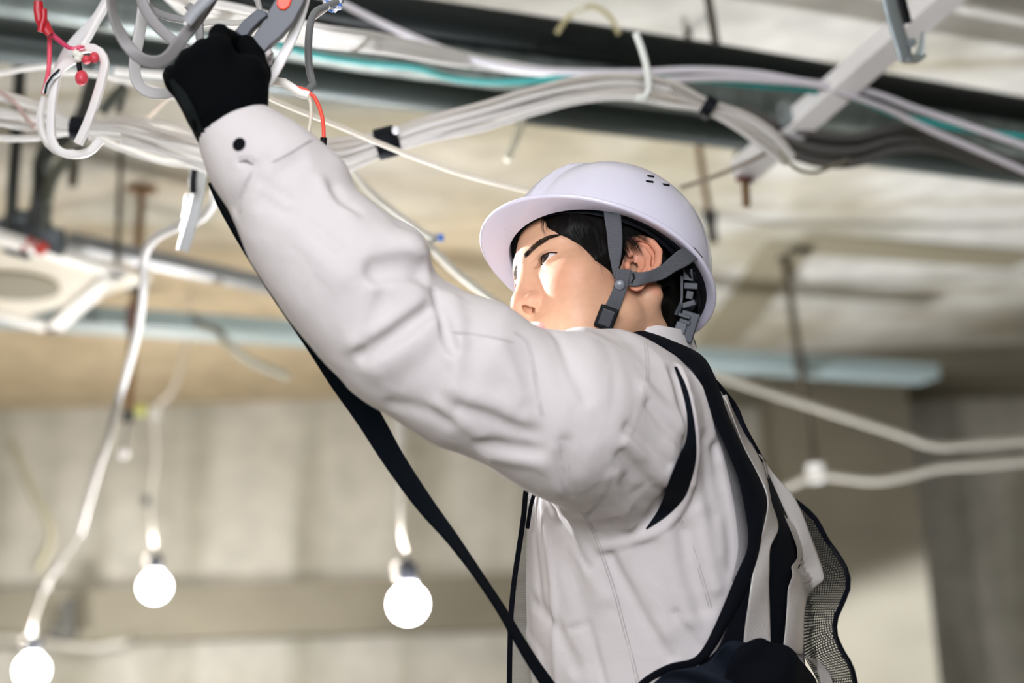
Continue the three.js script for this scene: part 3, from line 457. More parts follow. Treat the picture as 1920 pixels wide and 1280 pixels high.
cable([[578, 176], [583, 196], [583, 222], [579, 246], [577, 268]], 1.5, 0.0019, creamCable, 'thin cream wire beside the orange wire');
{ const t = thing('wire_connector', 'black connector on the end of the orange wire', 'connector', W(605, 296, 1.5)); part('body', sweep(pl([[607, 258], [606, 276], [604, 297]], 1.5), 0.0036, 0.0036, { sides: 12 }), blackPlastic, t); part('clip', sweep(pl([[576, 266], [586, 270], [596, 273], [604, 274]], 1.5), 0.0026), blackPlastic, t); part('ball', new THREE.SphereGeometry(0.0036, 12, 10).translate(...W(577, 266, 1.5).toArray()), blackPlastic, t); }
cable([[640, 0, 1.62], [612, 12, 1.6], [592, 22, 1.58], [582, 44, 1.56], [578, 90, 1.55], [581, 136, 1.55], [588, 154, 1.55], [578, 170, 1.54], [572, 178, 1.52]], 1.56, 0.0042, std('#6f7171', 0.5), 'dark grey cable hanging from the blue knot, right of the cutter');
{ const t = thing('wire_knot', 'knot of white and blue wire ends at the top edge', 'wires', W(622, 28, 1.62)); for (let k = 0; k < 5; k++) { const q = k * 1.3, p = []; for (let i = 0; i < 6; i++) p.push(W(622 + Math.cos(q + i * 1.1) * 16, 8 + Math.sin(q * 1.7 + i * 1.3) * 12, 1.62 + 0.006 * Math.sin(k + i))); part('wire', sweep(p, 0.0026), k === 1 || k === 3 ? std('#3f74c8', 0.45) : std('#e3e6ee', 0.45), t); } part('wire', sweep(pl([[618, 12], [600, 26], [586, 36]], 1.6), 0.0024), std('#e8e2d8', 0.5), t); }
// ---- loops with red caps at the left
const L = 'thick white cable tied with red tape, ';
flat([[212, -16], [200, 4], [182, 34], [156, 62], [136, 84], [122, 106], [110, 132]], 1.72, 0.0120, 0.0080, std('#c9c9c8', 0.42), L + 'left of the two strands coming down');
cable([[212, -10], [199, 10], [186, 32], [170, 62], [158, 82], [150, 96]], 1.70, 0.0046, std('#e6e4e0', 0.42), L + 'right of the two strands coming down');
flat([[152, 92], [170, 90], [186, 96], [197, 116], [192, 146], [180, 188], [168, 222], [156, 250], [146, 270]], 1.68, 0.0105, 0.0085, std('#dcd9d4', 0.42), L + 'right side of the loop');
flat([[140, 112], [122, 122], [109, 136], [102, 165], [98, 190], [96, 225], [98, 262], [110, 282], [138, 290], [168, 284], [184, 268], [190, 262]], 1.70, 0.0100, 0.0080, std('#dedcd8', 0.42), L + 'left side and bottom');
cable([[84, 182], [76, 208], [78, 244], [90, 270], [112, 286], [140, 287]], 1.72, 0.0046, std('#d4d2cd', 0.42), L + 'outer left strand');
cable([[110, 134], [94, 150], [86, 166], [84, 176]], 1.69, 0.0036, std('#e4f0f0', 0.4), L + 'short bared piece beside the red wire');
cable([[112, 130], [98, 142], [88, 156], [84, 176]], 1.685, 0.0014, blackPlastic, 'thin black wire along the bared piece of the tied loop');
{ const t = thing('red_tape', 'twisted red tape tail tied on the white loop at the upper left', 'tape', W(130, 92, 1.68));
  part('tail', sweep(pl([[72, 2], [72, 16], [76, 34], [84, 50], [94, 64]], 1.66), 0.0035, 0.0065, { hint: V(0.4, 0, 1), sides: 12, r: (q) => 0.6 + 0.5 * Math.sin(q * 2.6 + 0.3) + 0.12 * Math.sin(q * 19) }), redVinyl, t);
  part('fold', sweep(pl([[82, 18], [84, 26], [80, 40], [76, 60]], 1.655), 0.003, 0.004, { hint: V(0.4, 0, 1) }), redVinyl, t);
  part('twist', sweep(pl([[92, 60], [106, 72], [120, 83], [132, 91], [146, 92], [158, 88]], 1.67), 0.003, 0.003, { r: (q) => 1.1 - 0.4 * q }), phys('#c22b55', 0.4), t);
  part('twist', sweep(pl([[134, 92], [140, 86], [150, 86], [156, 94], [148, 98]], 1.665), 0.002), phys('#e4607e', 0.4), t); }
cable([[93, 64], [93, 92], [92, 122], [90, 140], [86, 158], [81, 176]], 1.69, 0.0026, phys('#e2405c', 0.4), 'red wire hanging straight from the red tape tail');
for (const [x, y, rx, ry, l] of [[162, 112, 9, 8, 'round red wire cap under the red tape, left of the upper two'], [177, 108, 9, 11, 'round red wire cap under the red tape, right of the upper two'], [153, 146, 12, 15, 'large red wire cap hanging on a black stem below the red tape']]) {
  const t = thing('wire_connector', l, 'wire connector', W(x, y + ry, 1.665)), k = 1.665 / F;
  part('cap', new THREE.SphereGeometry(1, 18, 14).scale(rx * k, ry * k, rx * k).translate(...W(x, y, 1.665).toArray()), redCap, t);
  if (ry > 12) part('stem', sweep(pl([[148, 108], [148, 122], [150, 134]], 1.665), 0.003), blackPlastic, t);
}
for (const [x, y, w] of [[143, 100, 'leftmost'], [149, 104, 'rightmost'], [146, 110, 'lowest']]) add('wire_bead', new THREE.SphereGeometry(0.0045, 14, 10).translate(...W(x, y, 1.66).toArray()), std('#e6e4d8', 0.35), 'small white bead of the joint under the red tape, ' + w + ' of three', 'bead', 'white beads under the red tape');
// ---------------------------------------------------------------- the electrician
const HEADR = (() => { const w = V(-0.51285475, 0.50029301, 0.01423953), l = w.length(); return new THREE.Matrix4().makeRotationAxis(w.normalize(), l).multiply(new THREE.Matrix4().makeBasis(V(0, 0, 1), V(0, 1, 0), V(-1, 0, 0))); })();
const HEAD = new THREE.Matrix4().setPosition(0.09557767, 0.04753943, -1.60041832).multiply(HEADR);     // head axes (x his left, y up, z forward) to camera axes
const HEADI = HEAD.clone().invert(), HEADW = CAM.clone().multiply(HEAD);
const toHead = (v) => v.clone().applyMatrix4(HEADI);
const feet = V(0.12, 0.30, -1.66);
const person = thing('person', 'electrician in grey work jacket and white helmet reaching up with a black glove', 'person', feet);

const S = (...a) => a;                             // one tapered capsule in head axes
const neckLow = toHead(C(1236, 742, 1.66)), scmLow = toHead(C(1120, 730, 1.60)), neckSeg = S(0, -0.035, -0.028, neckLow.x, neckLow.y, neckLow.z, 0.054, 0.060);
const scm = S(0.060, -0.026, -0.028, scmLow.x, scmLow.y, scmLow.z, 0.014, 0.017);
function skull(x, y, z) { return ell(x, y, z, 0, 0.046, -0.010, 0.0745, 0.092, 0.098); }
const EX = 0.031, EY = 0.0205, EZ = 0.0705;               // eyeball
function headBase(X, y, z) {                        // head without ears, mirrored left to right
  const x = Math.abs(X);
  let d = skull(x, y, z);
  d = smin(d, ell(x, y, z, 0, -0.018, 0.036, 0.058, 0.082, 0.054), 0.03);
  d = smin(d, cap(x, y, z, S(0.050, -0.048, 0.006, 0.012, -0.094, 0.070, 0.017, 0.016)), 0.030);
  d = smin(d, ell(x, y, z, 0, -0.092, 0.072, 0.022, 0.018, 0.020), 0.02);
  d = smin(d, ell(x, y, z, 0.046, -0.004, 0.052, 0.023, 0.017, 0.022), 0.025);            // cheekbone
  d = smin(d, ell(x, y, z, 0.034, -0.042, 0.052, 0.024, 0.032, 0.028), 0.03);             // cheek
  d = smin(d, cap(x, y, z, S(0.006, 0.039, 0.0835, 0.044, 0.042, 0.062, 0.0085, 0.008)), 0.016);   // brow
  d = smax(d, -ell(x, y, z, 0.031, 0.020, 0.097, 0.015, 0.0105, 0.0105), 0.012);           // socket
  d = smin(d, Math.hypot(x - EX, y - EY, z - EZ) - 0.0142, 0.005);               // lids over the eyeball
  { const u = x - EX, top = 0.0205 + 0.0042 * (1 - (u / 0.0150) ** 2) - 0.0 , low = 0.0182 - 0.0030 * (1 - ((u + 0.001) / 0.0150) ** 2); d = smax(d, -Math.max(y - top - u * 0.10, low + u * 0.10 - y, EZ - 0.0015 - z, -(0.0 + 0.0155 - Math.abs(u))), 0.0012); }
  { const u = x - EX - 0.001, c = 0.0300 - (u / 0.024) ** 2 * 0.008, q = Math.hypot((y - c) , 0); if (z > 0.05 && Math.abs(u) < 0.019) d += 0.0011 * Math.exp(-((q / 0.0011) ** 2)) * smooth(0.019, 0.012, Math.abs(u)); }  // lid crease
  d = smin(d, cap(x, y, z, S(0, 0.024, 0.0855, 0, -0.012, 0.1000, 0.0065, 0.0080)), 0.014); // nose bridge
  d = smin(d, cap(x, y, z, S(0.002, 0.010, 0.085, 0.010, -0.020, 0.089, 0.006, 0.008)), 0.010);
  d = smin(d, ell(x, y, z, 0, -0.0225, 0.1010, 0.0112, 0.0102, 0.0112), 0.010);             // tip
  d = smin(d, ell(x, y, z, 0.0140, -0.0240, 0.0925, 0.0078, 0.0086, 0.0112), 0.006);        // wing
  d = smin(d, cap(x, y, z, S(0, -0.0310, 0.1030, 0, -0.0370, 0.0900, 0.0042, 0.005)), 0.006);
  { const a = 0.35, u = x - 0.0094, v = y + 0.0300, w = z - 0.0962, vy = v * Math.cos(a) + w * Math.sin(a), vz = w * Math.cos(a) - v * Math.sin(a), ur = u - vz * -0.25; d = smax(d, -ell(ur, vy, vz, 0, 0, 0, 0.0044, 0.0112, 0.0072), 0.0014); }
  { const u = (x - 0.0215), q = Math.hypot(u * 0.9, (z - 0.086)); if (y < -0.012 && y > -0.04) d += 0.0012 * Math.exp(-((q / 0.0022) ** 2)) * smooth(-0.012, -0.018, y) * smooth(-0.042, -0.03, y); }
  d = smin(d, ell(x, y, z, 0, -0.052, 0.078, 0.027, 0.017, 0.0155), 0.012);                 // lips' mound
  d = smin(d, cap(x, y, z, S(0, -0.0525, 0.0905, 0.020, -0.0570, 0.0800, 0.0050, 0.0025)), 0.004);
  d = smin(d, cap(x, y, z, S(0, -0.0625, 0.0890, 0.017, -0.0600, 0.0800, 0.0060, 0.0030)), 0.004);
  return d;
}
// ear, in a plane that opens backwards
const earL = [[0.000, 0.010], [0.004, 0.020], [0.001, 0.030], [-0.010, 0.0345], [-0.022, 0.030], [-0.0290, 0.017], [-0.0275, 0.000], [-0.021, -0.014], [-0.013, -0.024]];
const earIn = [[-0.004, 0.024], [-0.014, 0.021], [-0.0195, 0.010], [-0.0175, -0.004], [-0.010, -0.015]];
function ear(X, y, z) {
  const x = Math.abs(X), cz = z - 0.004; let a = 9;
  if (cz > 0.02 || cz < -0.05 || y > 0.05 || y < -0.045 || x < 0.05) return Math.max(0.004, Math.hypot(Math.max(0, 0.06 - x), Math.max(0, Math.abs(y) - 0.04), Math.max(0, Math.abs(cz + 0.013) - 0.025)));
  const yr = y - cz * 0.18, zr = cz + y * 0.18, lift = 0.0745 + Math.max(0, -zr) * 0.46, w = x - lift;
  for (let i = 0; i < earL.length - 1; i++) { const [z0, y0] = earL[i], [z1, y1] = earL[i + 1]; const e = cap(w, yr, zr, S(0.0045, y0, z0, 0.0045, y1, z1, 0.0036, 0.0036)); a = Math.min(a, e); }
  let b = 9; for (let i = 0; i < earIn.length - 1; i++) { const [z0, y0] = earIn[i], [z1, y1] = earIn[i + 1]; b = Math.min(b, cap(w, yr, zr, S(0.0022, y0, z0, 0.0022, y1, z1, 0.0030, 0.0030))); }
  let d = smin(a, b, 0.003);
  d = smin(d, ell(w, yr, zr, -0.002, 0.007, -0.0135, 0.0032, 0.028, 0.0155), 0.003);        // plate
  d = smin(d, ell(w, yr, zr, 0.0005, -0.0270, -0.0075, 0.0042, 0.0085, 0.0075), 0.005);      // lobe
  d = smin(d, ell(w, yr, zr, 0.002, -0.0030, 0.0020, 0.0042, 0.0062, 0.0042), 0.004);        // tragus
  d = smax(d, -ell(w, yr, zr, 0.004, 0.000, -0.0075, 0.0085, 0.0120, 0.0068), 0.003);        // bowl
  return d * 0.8;
}
const headNoEar = (x, y, z) => { let d = headBase(x, y, z); d = smin(d, cap(x, y, z, neckSeg), 0.03); return smin(d, cap(x, y, z, scm), 0.012); };
const headField = (x, y, z) => { const d = headNoEar(x, y, z); return d > 0.03 ? Math.min(d, ear(x, y, z) + 0.004) : smin(d, ear(x, y, z), 0.006); };
// chest under the clothes, so that the body is one surface down to the waist
const chestA = toHead(C(1225, 800, 1.66)), chestB = toHead(C(1235, 1330, 1.66)), bodyField = (x, y, z) => smin(headField(x, y, z), cap(x, y, z, seg(chestA, chestB, 0.085, 0.085)), 0.05);
const skinColor = (x, y, z) => {
  const X = Math.abs(x), red = 0.5 * Math.exp(-(((X - 0.045) ** 2 + (y + 0.012) ** 2) / 0.0009)) * (z > 0 ? 1 : 0) + 1.0 * smooth(0.070, 0.075, X) * (z < 0.012 && y > -0.04 ? 1 : 0) + 0.5 * Math.exp(-((X ** 2 + (y + 0.02) ** 2 + (z - 0.108) ** 2) / 0.0003));
  const lip = z > 0.07 && X < 0.022 && y < -0.049 && y > -0.069 ? smooth(0.004, 0.0, Math.abs(y + 0.058) - 0.007 + X * 0.2) : 0;
  const n = 1 + 0.10 * fbm(x * 120, y * 120, z * 120, 3); let c = [0.60, 0.345, 0.215];
  c = [c[0] * (1 + 0.03 * red), c[1] * (1 - 0.20 * red), c[2] * (1 - 0.20 * red)]; c = [0, 1, 2].map((i) => lerp(c[i], [0.60, 0.25, 0.22][i], lip));
  return c.map((k) => k * n);
};
const skinMat = phys('#ffffff', 0.46, { vertexColors: true, bumpMap: rep(fineBump, 3), bumpScale: 0.0005, specularIntensity: 0.6, clearcoat: 0.08, clearcoatRoughness: 0.4 });
const toRoom = (g, m) => g.applyMatrix4(m);
{ // fine mesh of the face and near ear, coarser below: one surface
  const g = solid(headField, [-0.092, -0.125, -0.125], [0.108, 0.145, 0.128], 0.0016, null, skinColor);
  const low = solid((x, y, z) => Math.max(bodyField(x, y, z), -(headField(x, y, z) + 0.004 + (y < -0.09 || z < -0.02 ? -9 : 0))), [-0.30, -0.75, -0.40], [0.30, -0.06, 0.25], 0.007, null, skinColor);
  const all = mergeGeometries([toRoom(g, HEADW), toRoom(low, HEADW)]); part('body', all, skinMat, person);
}
// eyes
const gaze = toHead(C(290, 75, 1.36)).sub(V(EX, EY, EZ)).normalize();
for (const s of [1, -1]) {
  const c = V(EX * s, EY - 0.0002, EZ), g = new THREE.SphereGeometry(0.0124, 36, 28).translate(c.x, c.y, c.z);
  const e = part('eyeball', toRoom(g, HEADW), phys('#d2c7c3', 0.12, { clearcoat: 1, clearcoatRoughness: 0.05 }), person);
  const disc = (r, lift, name, m) => { const R = 0.0124 + lift, a = Math.asin(r / R), k = new THREE.SphereGeometry(R, 28, 8, 0, Math.PI * 2, 0, a).rotateX(Math.PI / 2); placed(k, c, gaze); part(name, toRoom(k, HEADW), m, e); };
  disc(0.0068, 0.00025, 'iris', phys('#2c1a12', 0.1, { clearcoat: 1 })); disc(0.0029, 0.0004, 'pupil', phys('#040404', 0.06, { clearcoat: 1 }));
}
// ---- hair
const hairLine = [[1006, 392], [1015, 408], [1026, 430], [1045, 442], [1064, 448], [1082, 457], [1099, 471], [1114, 489], [1130, 499], [1146, 512], [1153, 526], [1160, 512], [1170, 492], [1186, 470]].map(([x, y]) => hit(x, y, headNoEar, 1.3, 1.9, HEADI)?.p).filter(Boolean).map((p) => [p.z, p.y]);
hairLine.push([-0.016, 0.034], [-0.036, 0.024], [-0.038, -0.010]);
for (const [x, y] of [[1240, 536], [1239, 566], [1243, 596], [1256, 622]]) { const h = hit(x, y, headNoEar, 1.3, 1.9, HEADI); if (h) hairLine.push([h.p.z, h.p.y]); }
const hl = hairLine, hairPoly = [...hl, [-0.4, hl[hl.length - 1][1] + 0.01], [-0.4, 0.4], [0.3, 0.4], [0.3, hl[0][1] + 0.02]];
function polySd(px, py) {
  let d = 9, c = false;
  for (let i = 0, j = hairPoly.length - 1; i < hairPoly.length; j = i++) {
    const [ax, ay] = hairPoly[j], [bx, by] = hairPoly[i], ex = bx - ax, ey = by - ay, wx = px - ax, wy = py - ay, t = clamp((wx * ex + wy * ey) / (ex * ex + ey * ey + 1e-12), 0, 1);
    d = Math.min(d, Math.hypot(wx - ex * t, wy - ey * t)); if ((ay > py) !== (by > py) && px < ex * (py - ay) / ey + ax) c = !c;
  }
  return c ? -d : d;
}
const hairField = (x, y, z) => { const h = headNoEar(x, y, z); if (h > 0.04) return h - 0.012; const m = polySd(z, y); return smax(h - 0.009 * smooth(0.004, -0.02, m) - 0.0006 - 0.0009 * noise.noise(x * 260, y * 60, z * 90), m, 0.005); };
const hairMat = phys('#0a0806', 0.55, { specularIntensity: 0.35 });
const hair = part('hair', toRoom(solid(hairField, [-0.10, -0.16, -0.13], [0.10, 0.16, 0.125], 0.0026), HEADW), hairMat, person);
const strandGeo = [];
function strand(p, r) { const g = sweep(p, r, r, { sides: 4, n: 7, r: (t) => 1 - 0.85 * t * t }); g.deleteAttribute('uv'); strandGeo.push(g); }
function lock(list, n, spreadPx, lift, r = 0.00013) { // wisps that lie over the skin or the hair, along a pixel path
  for (let k = 0; k < n; k++) {
    const ox = rr(-1, 1) * spreadPx, oy = rr(-1, 1) * spreadPx, end = rr(0.55, 1), P = [];
    list.forEach(([x, y, l], i) => { const t = i / (list.length - 1), f = lerp(1, 0.65 + 0.7 * rnd(), t), h = hit(x + ox * f, y + oy * f, bothField, 1.3, 1.9, HEADI); if (h && t <= end + 0.01) { const v = h.p.clone(), nrm = V(Math.sign(v.x || 1), 0, 0.25).normalize(); P.push(v.addScaledVector(nrm, (l ?? lift) * rr(0.5, 1.3))); } });
    if (P.length > 2) strand(P.map((v) => v.applyMatrix4(HEADW)), r * rr(0.7, 1.3));
  }
}
const bothField = (x, y, z) => Math.min(headField(x, y, z), hairField(x, y, z));
lock([[1030, 392], [1018, 412], [1016, 430], [1024, 446], [1036, 456]], 16, 4, 0.0012);
lock([[1036, 392], [1028, 414], [1030, 432], [1046, 446]], 26, 6, 0.0012);
lock([[1060, 400], [1052, 424], [1066, 444], [1090, 458]], 40, 9, 0.001);
lock([[1080, 410], [1082, 436], [1098, 462], [1116, 484]], 50, 10, 0.001);
lock([[1100, 420], [1106, 456], [1122, 488], [1142, 508]], 60, 10, 0.001);
lock([[1118, 440], [1124, 474], [1136, 500], [1148, 524]], 50, 9, 0.0008);
lock([[1124, 486], [1130, 508], [1134, 526]], 16, 5, 0.0008, 0.0001);
lock([[1150, 480], [1150, 512], [1156, 536]], 24, 7, 0.0008);
lock([[1150, 440], [1166, 462], [1180, 486], [1190, 500]], 150, 10, 0.003);
lock([[1160, 430], [1182, 452], [1196, 474], [1204, 490]], 150, 10, 0.0035);
lock([[1170, 425], [1196, 440], [1214, 452], [1226, 462]], 90, 7, 0.003);
lock([[1252, 540], [1246, 570], [1248, 600], [1254, 622]], 80, 6, 0.001);
lock([[1090, 400], [1130, 420], [1170, 440]], 80, 14, 0.0015); lock([[1040, 398], [1080, 412], [1120, 440]], 60, 12, 0.0015);
{ const m = part('hair_strands', mergeGeometries(strandGeo.splice(0)), hairMat, hair); m.userData.kind = 'stuff'; }
// eyebrows and lashes
function browHairs(path, n, r, name) {
  for (let k = 0; k < n; k++) {
    const t = rnd(), i = Math.min(path.length - 2, Math.floor(t * (path.length - 1))), f = t * (path.length - 1) - i, [x0, y0, w0] = path[i], [x1, y1, w1] = path[i + 1], w = lerp(w0, w1, f) * rr(-1, 1);
    const x = lerp(x0, x1, f) + w * 0.25, y = lerp(y0, y1, f) + w, lx = lerp(5, 12, t) * rr(0.6, 1.2), ly = (lerp(-8, -1, t) - w * 0.25) * rr(0.6, 1.2), P = [];
    for (const [q, l] of [[0, 0], [0.5, 0.0009], [1, 0.0006]]) { const h = hit(x + lx * q, y + ly * q, headField, 1.3, 1.9, HEADI); if (h) P.push(h.p.clone().add(V(0.3 * l, 0, l)).applyMatrix4(HEADW)); }
    if (P.length === 3) { const g = sweep(P, r, r, { sides: 4, n: 4, r: (q) => 1 - 0.8 * q }); g.deleteAttribute('uv'); strandGeo.push(g); }
  }
  const m = part(name, mergeGeometries(strandGeo.splice(0)), hairMat, person); m.userData.kind = 'stuff'; return m;
}
browHairs([[983, 482, 3], [990, 475, 4.8], [1000, 464, 5.2], [1012, 454, 5], [1026, 446, 4], [1042, 441, 2]], 700, 0.0001, 'eyebrow');
browHairs([[968, 500, 2.5], [965, 508, 4], [963, 518, 4], [962, 528, 3]], 200, 0.0001, 'eyebrow');
{ // upper lashes follow the lid edge
  const gs = []; for (let k = 0; k <= 34; k++) { const u = -0.0135 + 0.027 * k / 34, y = 0.0205 + 0.0042 * (1 - (u / 0.015) ** 2) + u * 0.10, r = 0.0142, w = Math.max(0, r * r - u * u - (y - 0.02) ** 2), a = V(EX + u, y, EZ + Math.sqrt(w)); const o = V(u * 12, 0.10, 1).normalize(); const g = sweep([a.clone().addScaledVector(o, -0.0008), a.clone().addScaledVector(o, 0.002).add(V(0, -0.0002, 0)), a.clone().addScaledVector(o, 0.0042).add(V(u * 0.08, 0.0008, 0))].map((v) => v.applyMatrix4(HEADW)), 0.00014, 0.00014, { sides: 4, n: 4, r: (q) => 1 - 0.8 * q }); g.deleteAttribute('uv'); gs.push(g); }
  const lid = []; for (let k = 0; k <= 20; k++) { const u = -0.0148 + 0.0296 * k / 20, y = 0.0205 + 0.0042 * (1 - (u / 0.015) ** 2) + u * 0.10, w = Math.max(0, 0.0140 ** 2 - u * u - (y - 0.02) ** 2); lid.push(V(EX + u, y, EZ + Math.sqrt(w)).applyMatrix4(HEADW)); }
  const lg = sweep(lid, 0.00045, 0.00045, { sides: 5 }); lg.deleteAttribute('uv'); gs.push(lg);
  const m = part('eyelashes', mergeGeometries(gs), hairMat, person); m.userData.kind = 'stuff';
}
// ---------------------------------------------------------------- helmet
const HELM = (() => { const w = V(-0.18635369, -0.24086039, -0.30182745), l = w.length(); return new THREE.Matrix4().setPosition(0.10907227, 0.07679075, -1.62172659).multiply(new THREE.Matrix4().makeRotationAxis(w.normalize(), l)).multiply(HEADR); })();
const HELMW = CAM.clone().multiply(HELM), toHelm = (v) => v.clone().applyMatrix4(HELM.clone().invert());
const HA = 0.1124, HB = 0.1292, HE = 0.0252, HY = 0.0035, HH = 0.1347;
const rimAt = (th, inset = 0) => { const c = Math.cos(th), s = Math.sin(th), f = clamp(c, 0, 1); return V(s * (HA - inset), -HY * (1 - c) / 2 - 0.012 * f * f, c * (HB - inset) + HE * f); };
function domeAt(th, t, inset) {                     // t = 0 at the rim, 1 at the crown
  const c = Math.cos(th), s = Math.sin(th), f = clamp(c, 0, 1), base = rimAt(th), r = Math.pow(Math.max(0, 1 - Math.pow(t, 2.3)), 1 / 2.3), h = HH - inset;
  const ridge = 0.0065 * smooth(0.34, 0.29, Math.abs(Math.sin(th)) * r) * smooth(0.02, 0.2, t) * smooth(0.97, 0.72, t) * (c > -0.2 ? 1 : smooth(-0.9, -0.2, c));   // raised centre panel, front to back
  const a = HA - 0.007 - inset, b = HB - 0.008 - inset, k = r + ridge / 0.11;
  return V(s * a * k, t * h + base.y * (1 - t), c * b * k);
}
const shellMat = phys('#d8d5e4', 0.26, { clearcoat: 0.6, clearcoatRoughness: 0.12 });
function shell() {
  const nth = 144, rows = [];
  // inside of the dome, up to the rim, round its lip, out over the flange, then the outside of the dome
  const L = [];
  for (let i = 0; i <= 22; i++) L.push((th) => domeAt(th, 1 - i / 22, 0.0045));
  L.push((th) => rimAt(th, 0.004).add(V(0, -0.0015, 0)));
  L.push((th) => rimAt(th, 0.0015).add(V(0, -0.0024, 0)), (th) => rimAt(th, 0).add(V(0, -0.0005, 0)), (th) => rimAt(th, 0).add(V(0, 0.0018, 0)), (th) => rimAt(th, 0.002).add(V(0, 0.0035, 0)));
  L.push((th) => { const a = rimAt(th, 0.003), b = domeAt(th, 0.035, 0); return a.lerp(b, 0.55).add(V(0, 0.0025, 0)); });
  for (let i = 1; i <= 30; i++) L.push((th) => domeAt(th, Math.pow(i / 30, 0.9) * 0.96 + 0.04 * (i / 30), 0));
  return grid(nth, L.length - 1, (u, v) => L[Math.round(v * (L.length - 1))](u * Math.PI * 2), true);
}
const helmet = new THREE.Group(); helmet.name = 'safety_helmet'; person.add(helmet); helmet.userData.label = 'white safety helmet with grey chin straps';
part('shell', toRoom(shell(), HELMW), shellMat, helmet);
{ // vents: three short slots near the crown, with dark hollows
  const f = (x, y) => { const m = HELM.clone().invert(); return hit(x, y, (a, b, c) => { const th = Math.atan2(a / HA, c / HB), t = clamp(b / HH, 0, 1), q = domeAt(th, t, 0); return (Math.hypot(a, c) - Math.hypot(q.x, q.z)) * 0.6; }, 1.3, 1.9, m)?.p; };
  for (const [x, y, w] of [[1218, 340, 6], [1220, 330, 5], [1249, 346, 5]]) { const a = f(x - w, y - 0.5), b = f(x + w, y + 1); if (a && b) part('vent', toRoom(sweep([a, b], 0.0012, 0.0016, { sides: 10, hint: a.clone().normalize() }), HELMW), blackPlastic, helmet); }
}
// black foam liner, headband and its notches
const linerMat = std('#0b0d12', 0.75), bandMat = phys('#10151b', 0.5);
part('liner', toRoom(grid(96, 20, (u, v) => domeAt(u * Math.PI * 2, lerp(0.05 + 0.22 * smooth(0.2, -0.6, Math.cos(u * Math.PI * 2)), 1, v), lerp(0.010, 0.012, v)), false), HELMW), std('#0b0d12', 0.75, 0, { side: THREE.DoubleSide }), helmet);
part('foam_ring', toRoom(grid(120, 3, (u, v) => { const th = u * Math.PI * 2, k = [0, 0.5, 1, 1][Math.round(v * 3)], s = Math.sin(th), c = Math.cos(th); return V(s * lerp(HA - 0.008, 0.091, k), 0.001 - HY * (1 - c) / 2 + (v > 0.9 ? 0.02 : 0) - 0.010 * clamp(-c, 0, 1) * k, c * lerp(HB - 0.010, 0.110, k)); }, false), HELMW), phys('#090c11', 0.7, { side: THREE.DoubleSide, specularIntensity: 0.3 }), helmet);
const bandAt = (th, h) => { const p = rimAt(th, 0); const c = Math.cos(th), f = clamp(c, 0, 1); return V(Math.sin(th) * 0.092, h - 0.004 - 0.016 * clamp(-c, 0, 1), c * 0.111 - (c < 0 ? 0.0 : 0)); };
part('headband', toRoom(grid(120, 6, (u, v) => { const th = u * Math.PI * 2, out = [0, 0.0016, 0.0016, 0.0016, 0, 0, 0][Math.round(v * 6)], h = [0.0, 0.0, 0.016, 0.03, 0.03, 0.015, 0.0][Math.round(v * 6)]; const p = bandAt(th, h), k = 1 + out / 0.1; return V(p.x * k, p.y, p.z * k); }, false), HELMW), phys('#0a0d12', 0.6, { side: THREE.DoubleSide, specularIntensity: 0.3 }), helmet);
for (const th of [-0.75, -0.45, -0.2, 0.1, 0.35, 0.6, 2.05, 2.3]) { const p = bandAt(th, 0.012), q = V(p.x, 0, p.z).normalize(), g = box(0.012, 0.010, 0.0034, 0.001); placed(g, p.clone().addScaledVector(q, 0.002), q); part('band_clip', toRoom(g, HELMW), bandMat, helmet); }
// chin straps: webbing between left and right edges in the picture, on the near side of the head
const webbing = texture(256, 256, (u, v) => { const k = (u * 16) % 1, z = Math.abs(k - 0.5) * 2, s = Math.sin((v * 64 + (Math.floor(u * 16) % 2 ? z : 1 - z) * 1.5) * 6.283), q = 74 + 24 * s; return [q, q + 2, q + 7]; });
const webMat = std('#ffffff', 0.78, 0, { map: rep(webbing, 16, 6), bumpMap: rep(webbing, 16, 6), bumpScale: 0.0006 });
function strap(pairs, label, th = 0.0014, name = 'chin_strap', mat = webMat, opt) { const near = ([x, y], d) => { const h = hit(x, y, bothField, 1.3, 1.9, HEADI); return W(x, y, h ? Math.min(d, h.d - 0.0055) : d); }, l = pairs.map(([a, b, d]) => near(a, d)), r = pairs.map(([a, b, d, e]) => near(b, e ?? d)); return part(name, cloth(l, r, th, opt), mat, helmet, label); }
strap([[[1131, 380], [1161, 383], 1.562], [[1132, 392], [1163, 395], 1.546], [[1134, 412], [1165, 415], 1.533], [[1138, 438], [1167, 441], 1.529], [[1141, 471], [1166, 473], 1.526], [[1146, 497], [1161, 500], 1.525], [[1151, 520], [1158, 521], 1.524]], 'front strand of the grey strap');
strap([[[1156, 503], [1185, 506], 1.520, 1.522], [[1154, 520], [1180, 526], 1.519, 1.521], [[1150, 538], [1174, 546], 1.518], [[1141, 560], [1167, 566], 1.520], [[1132, 580], [1159, 588], 1.523]], 'lower strand of the grey strap');
strap([[[1183, 508], [1178, 536], 1.522], [[1200, 510], [1196, 535], 1.523], [[1222, 506], [1222, 529], 1.527], [[1240, 497], [1246, 522], 1.532], [[1258, 481], [1268, 508], 1.538], [[1274, 468], [1290, 497], 1.545], [[1289, 463], [1306, 486], 1.556], [[1300, 460], [1318, 482], 1.57]], 'rear strand of the grey strap passing below the ear');
{ const c = W(1162, 534, Math.min(1.5175, hit(1162, 534, bothField, 1.3, 1.9, HEADI).d - 0.0045)), g = new THREE.LatheGeometry([[0.0001, 0.003], [0.0035, 0.0027], [0.0055, 0.0015], [0.006, 0], [0.0001, 0]].map((p) => new THREE.Vector2(...p)), 24).rotateX(Math.PI / 2); placed(g, c, EYE.clone().sub(c)); part('snap_button', g, phys('#6f7279', 0.3), helmet); }
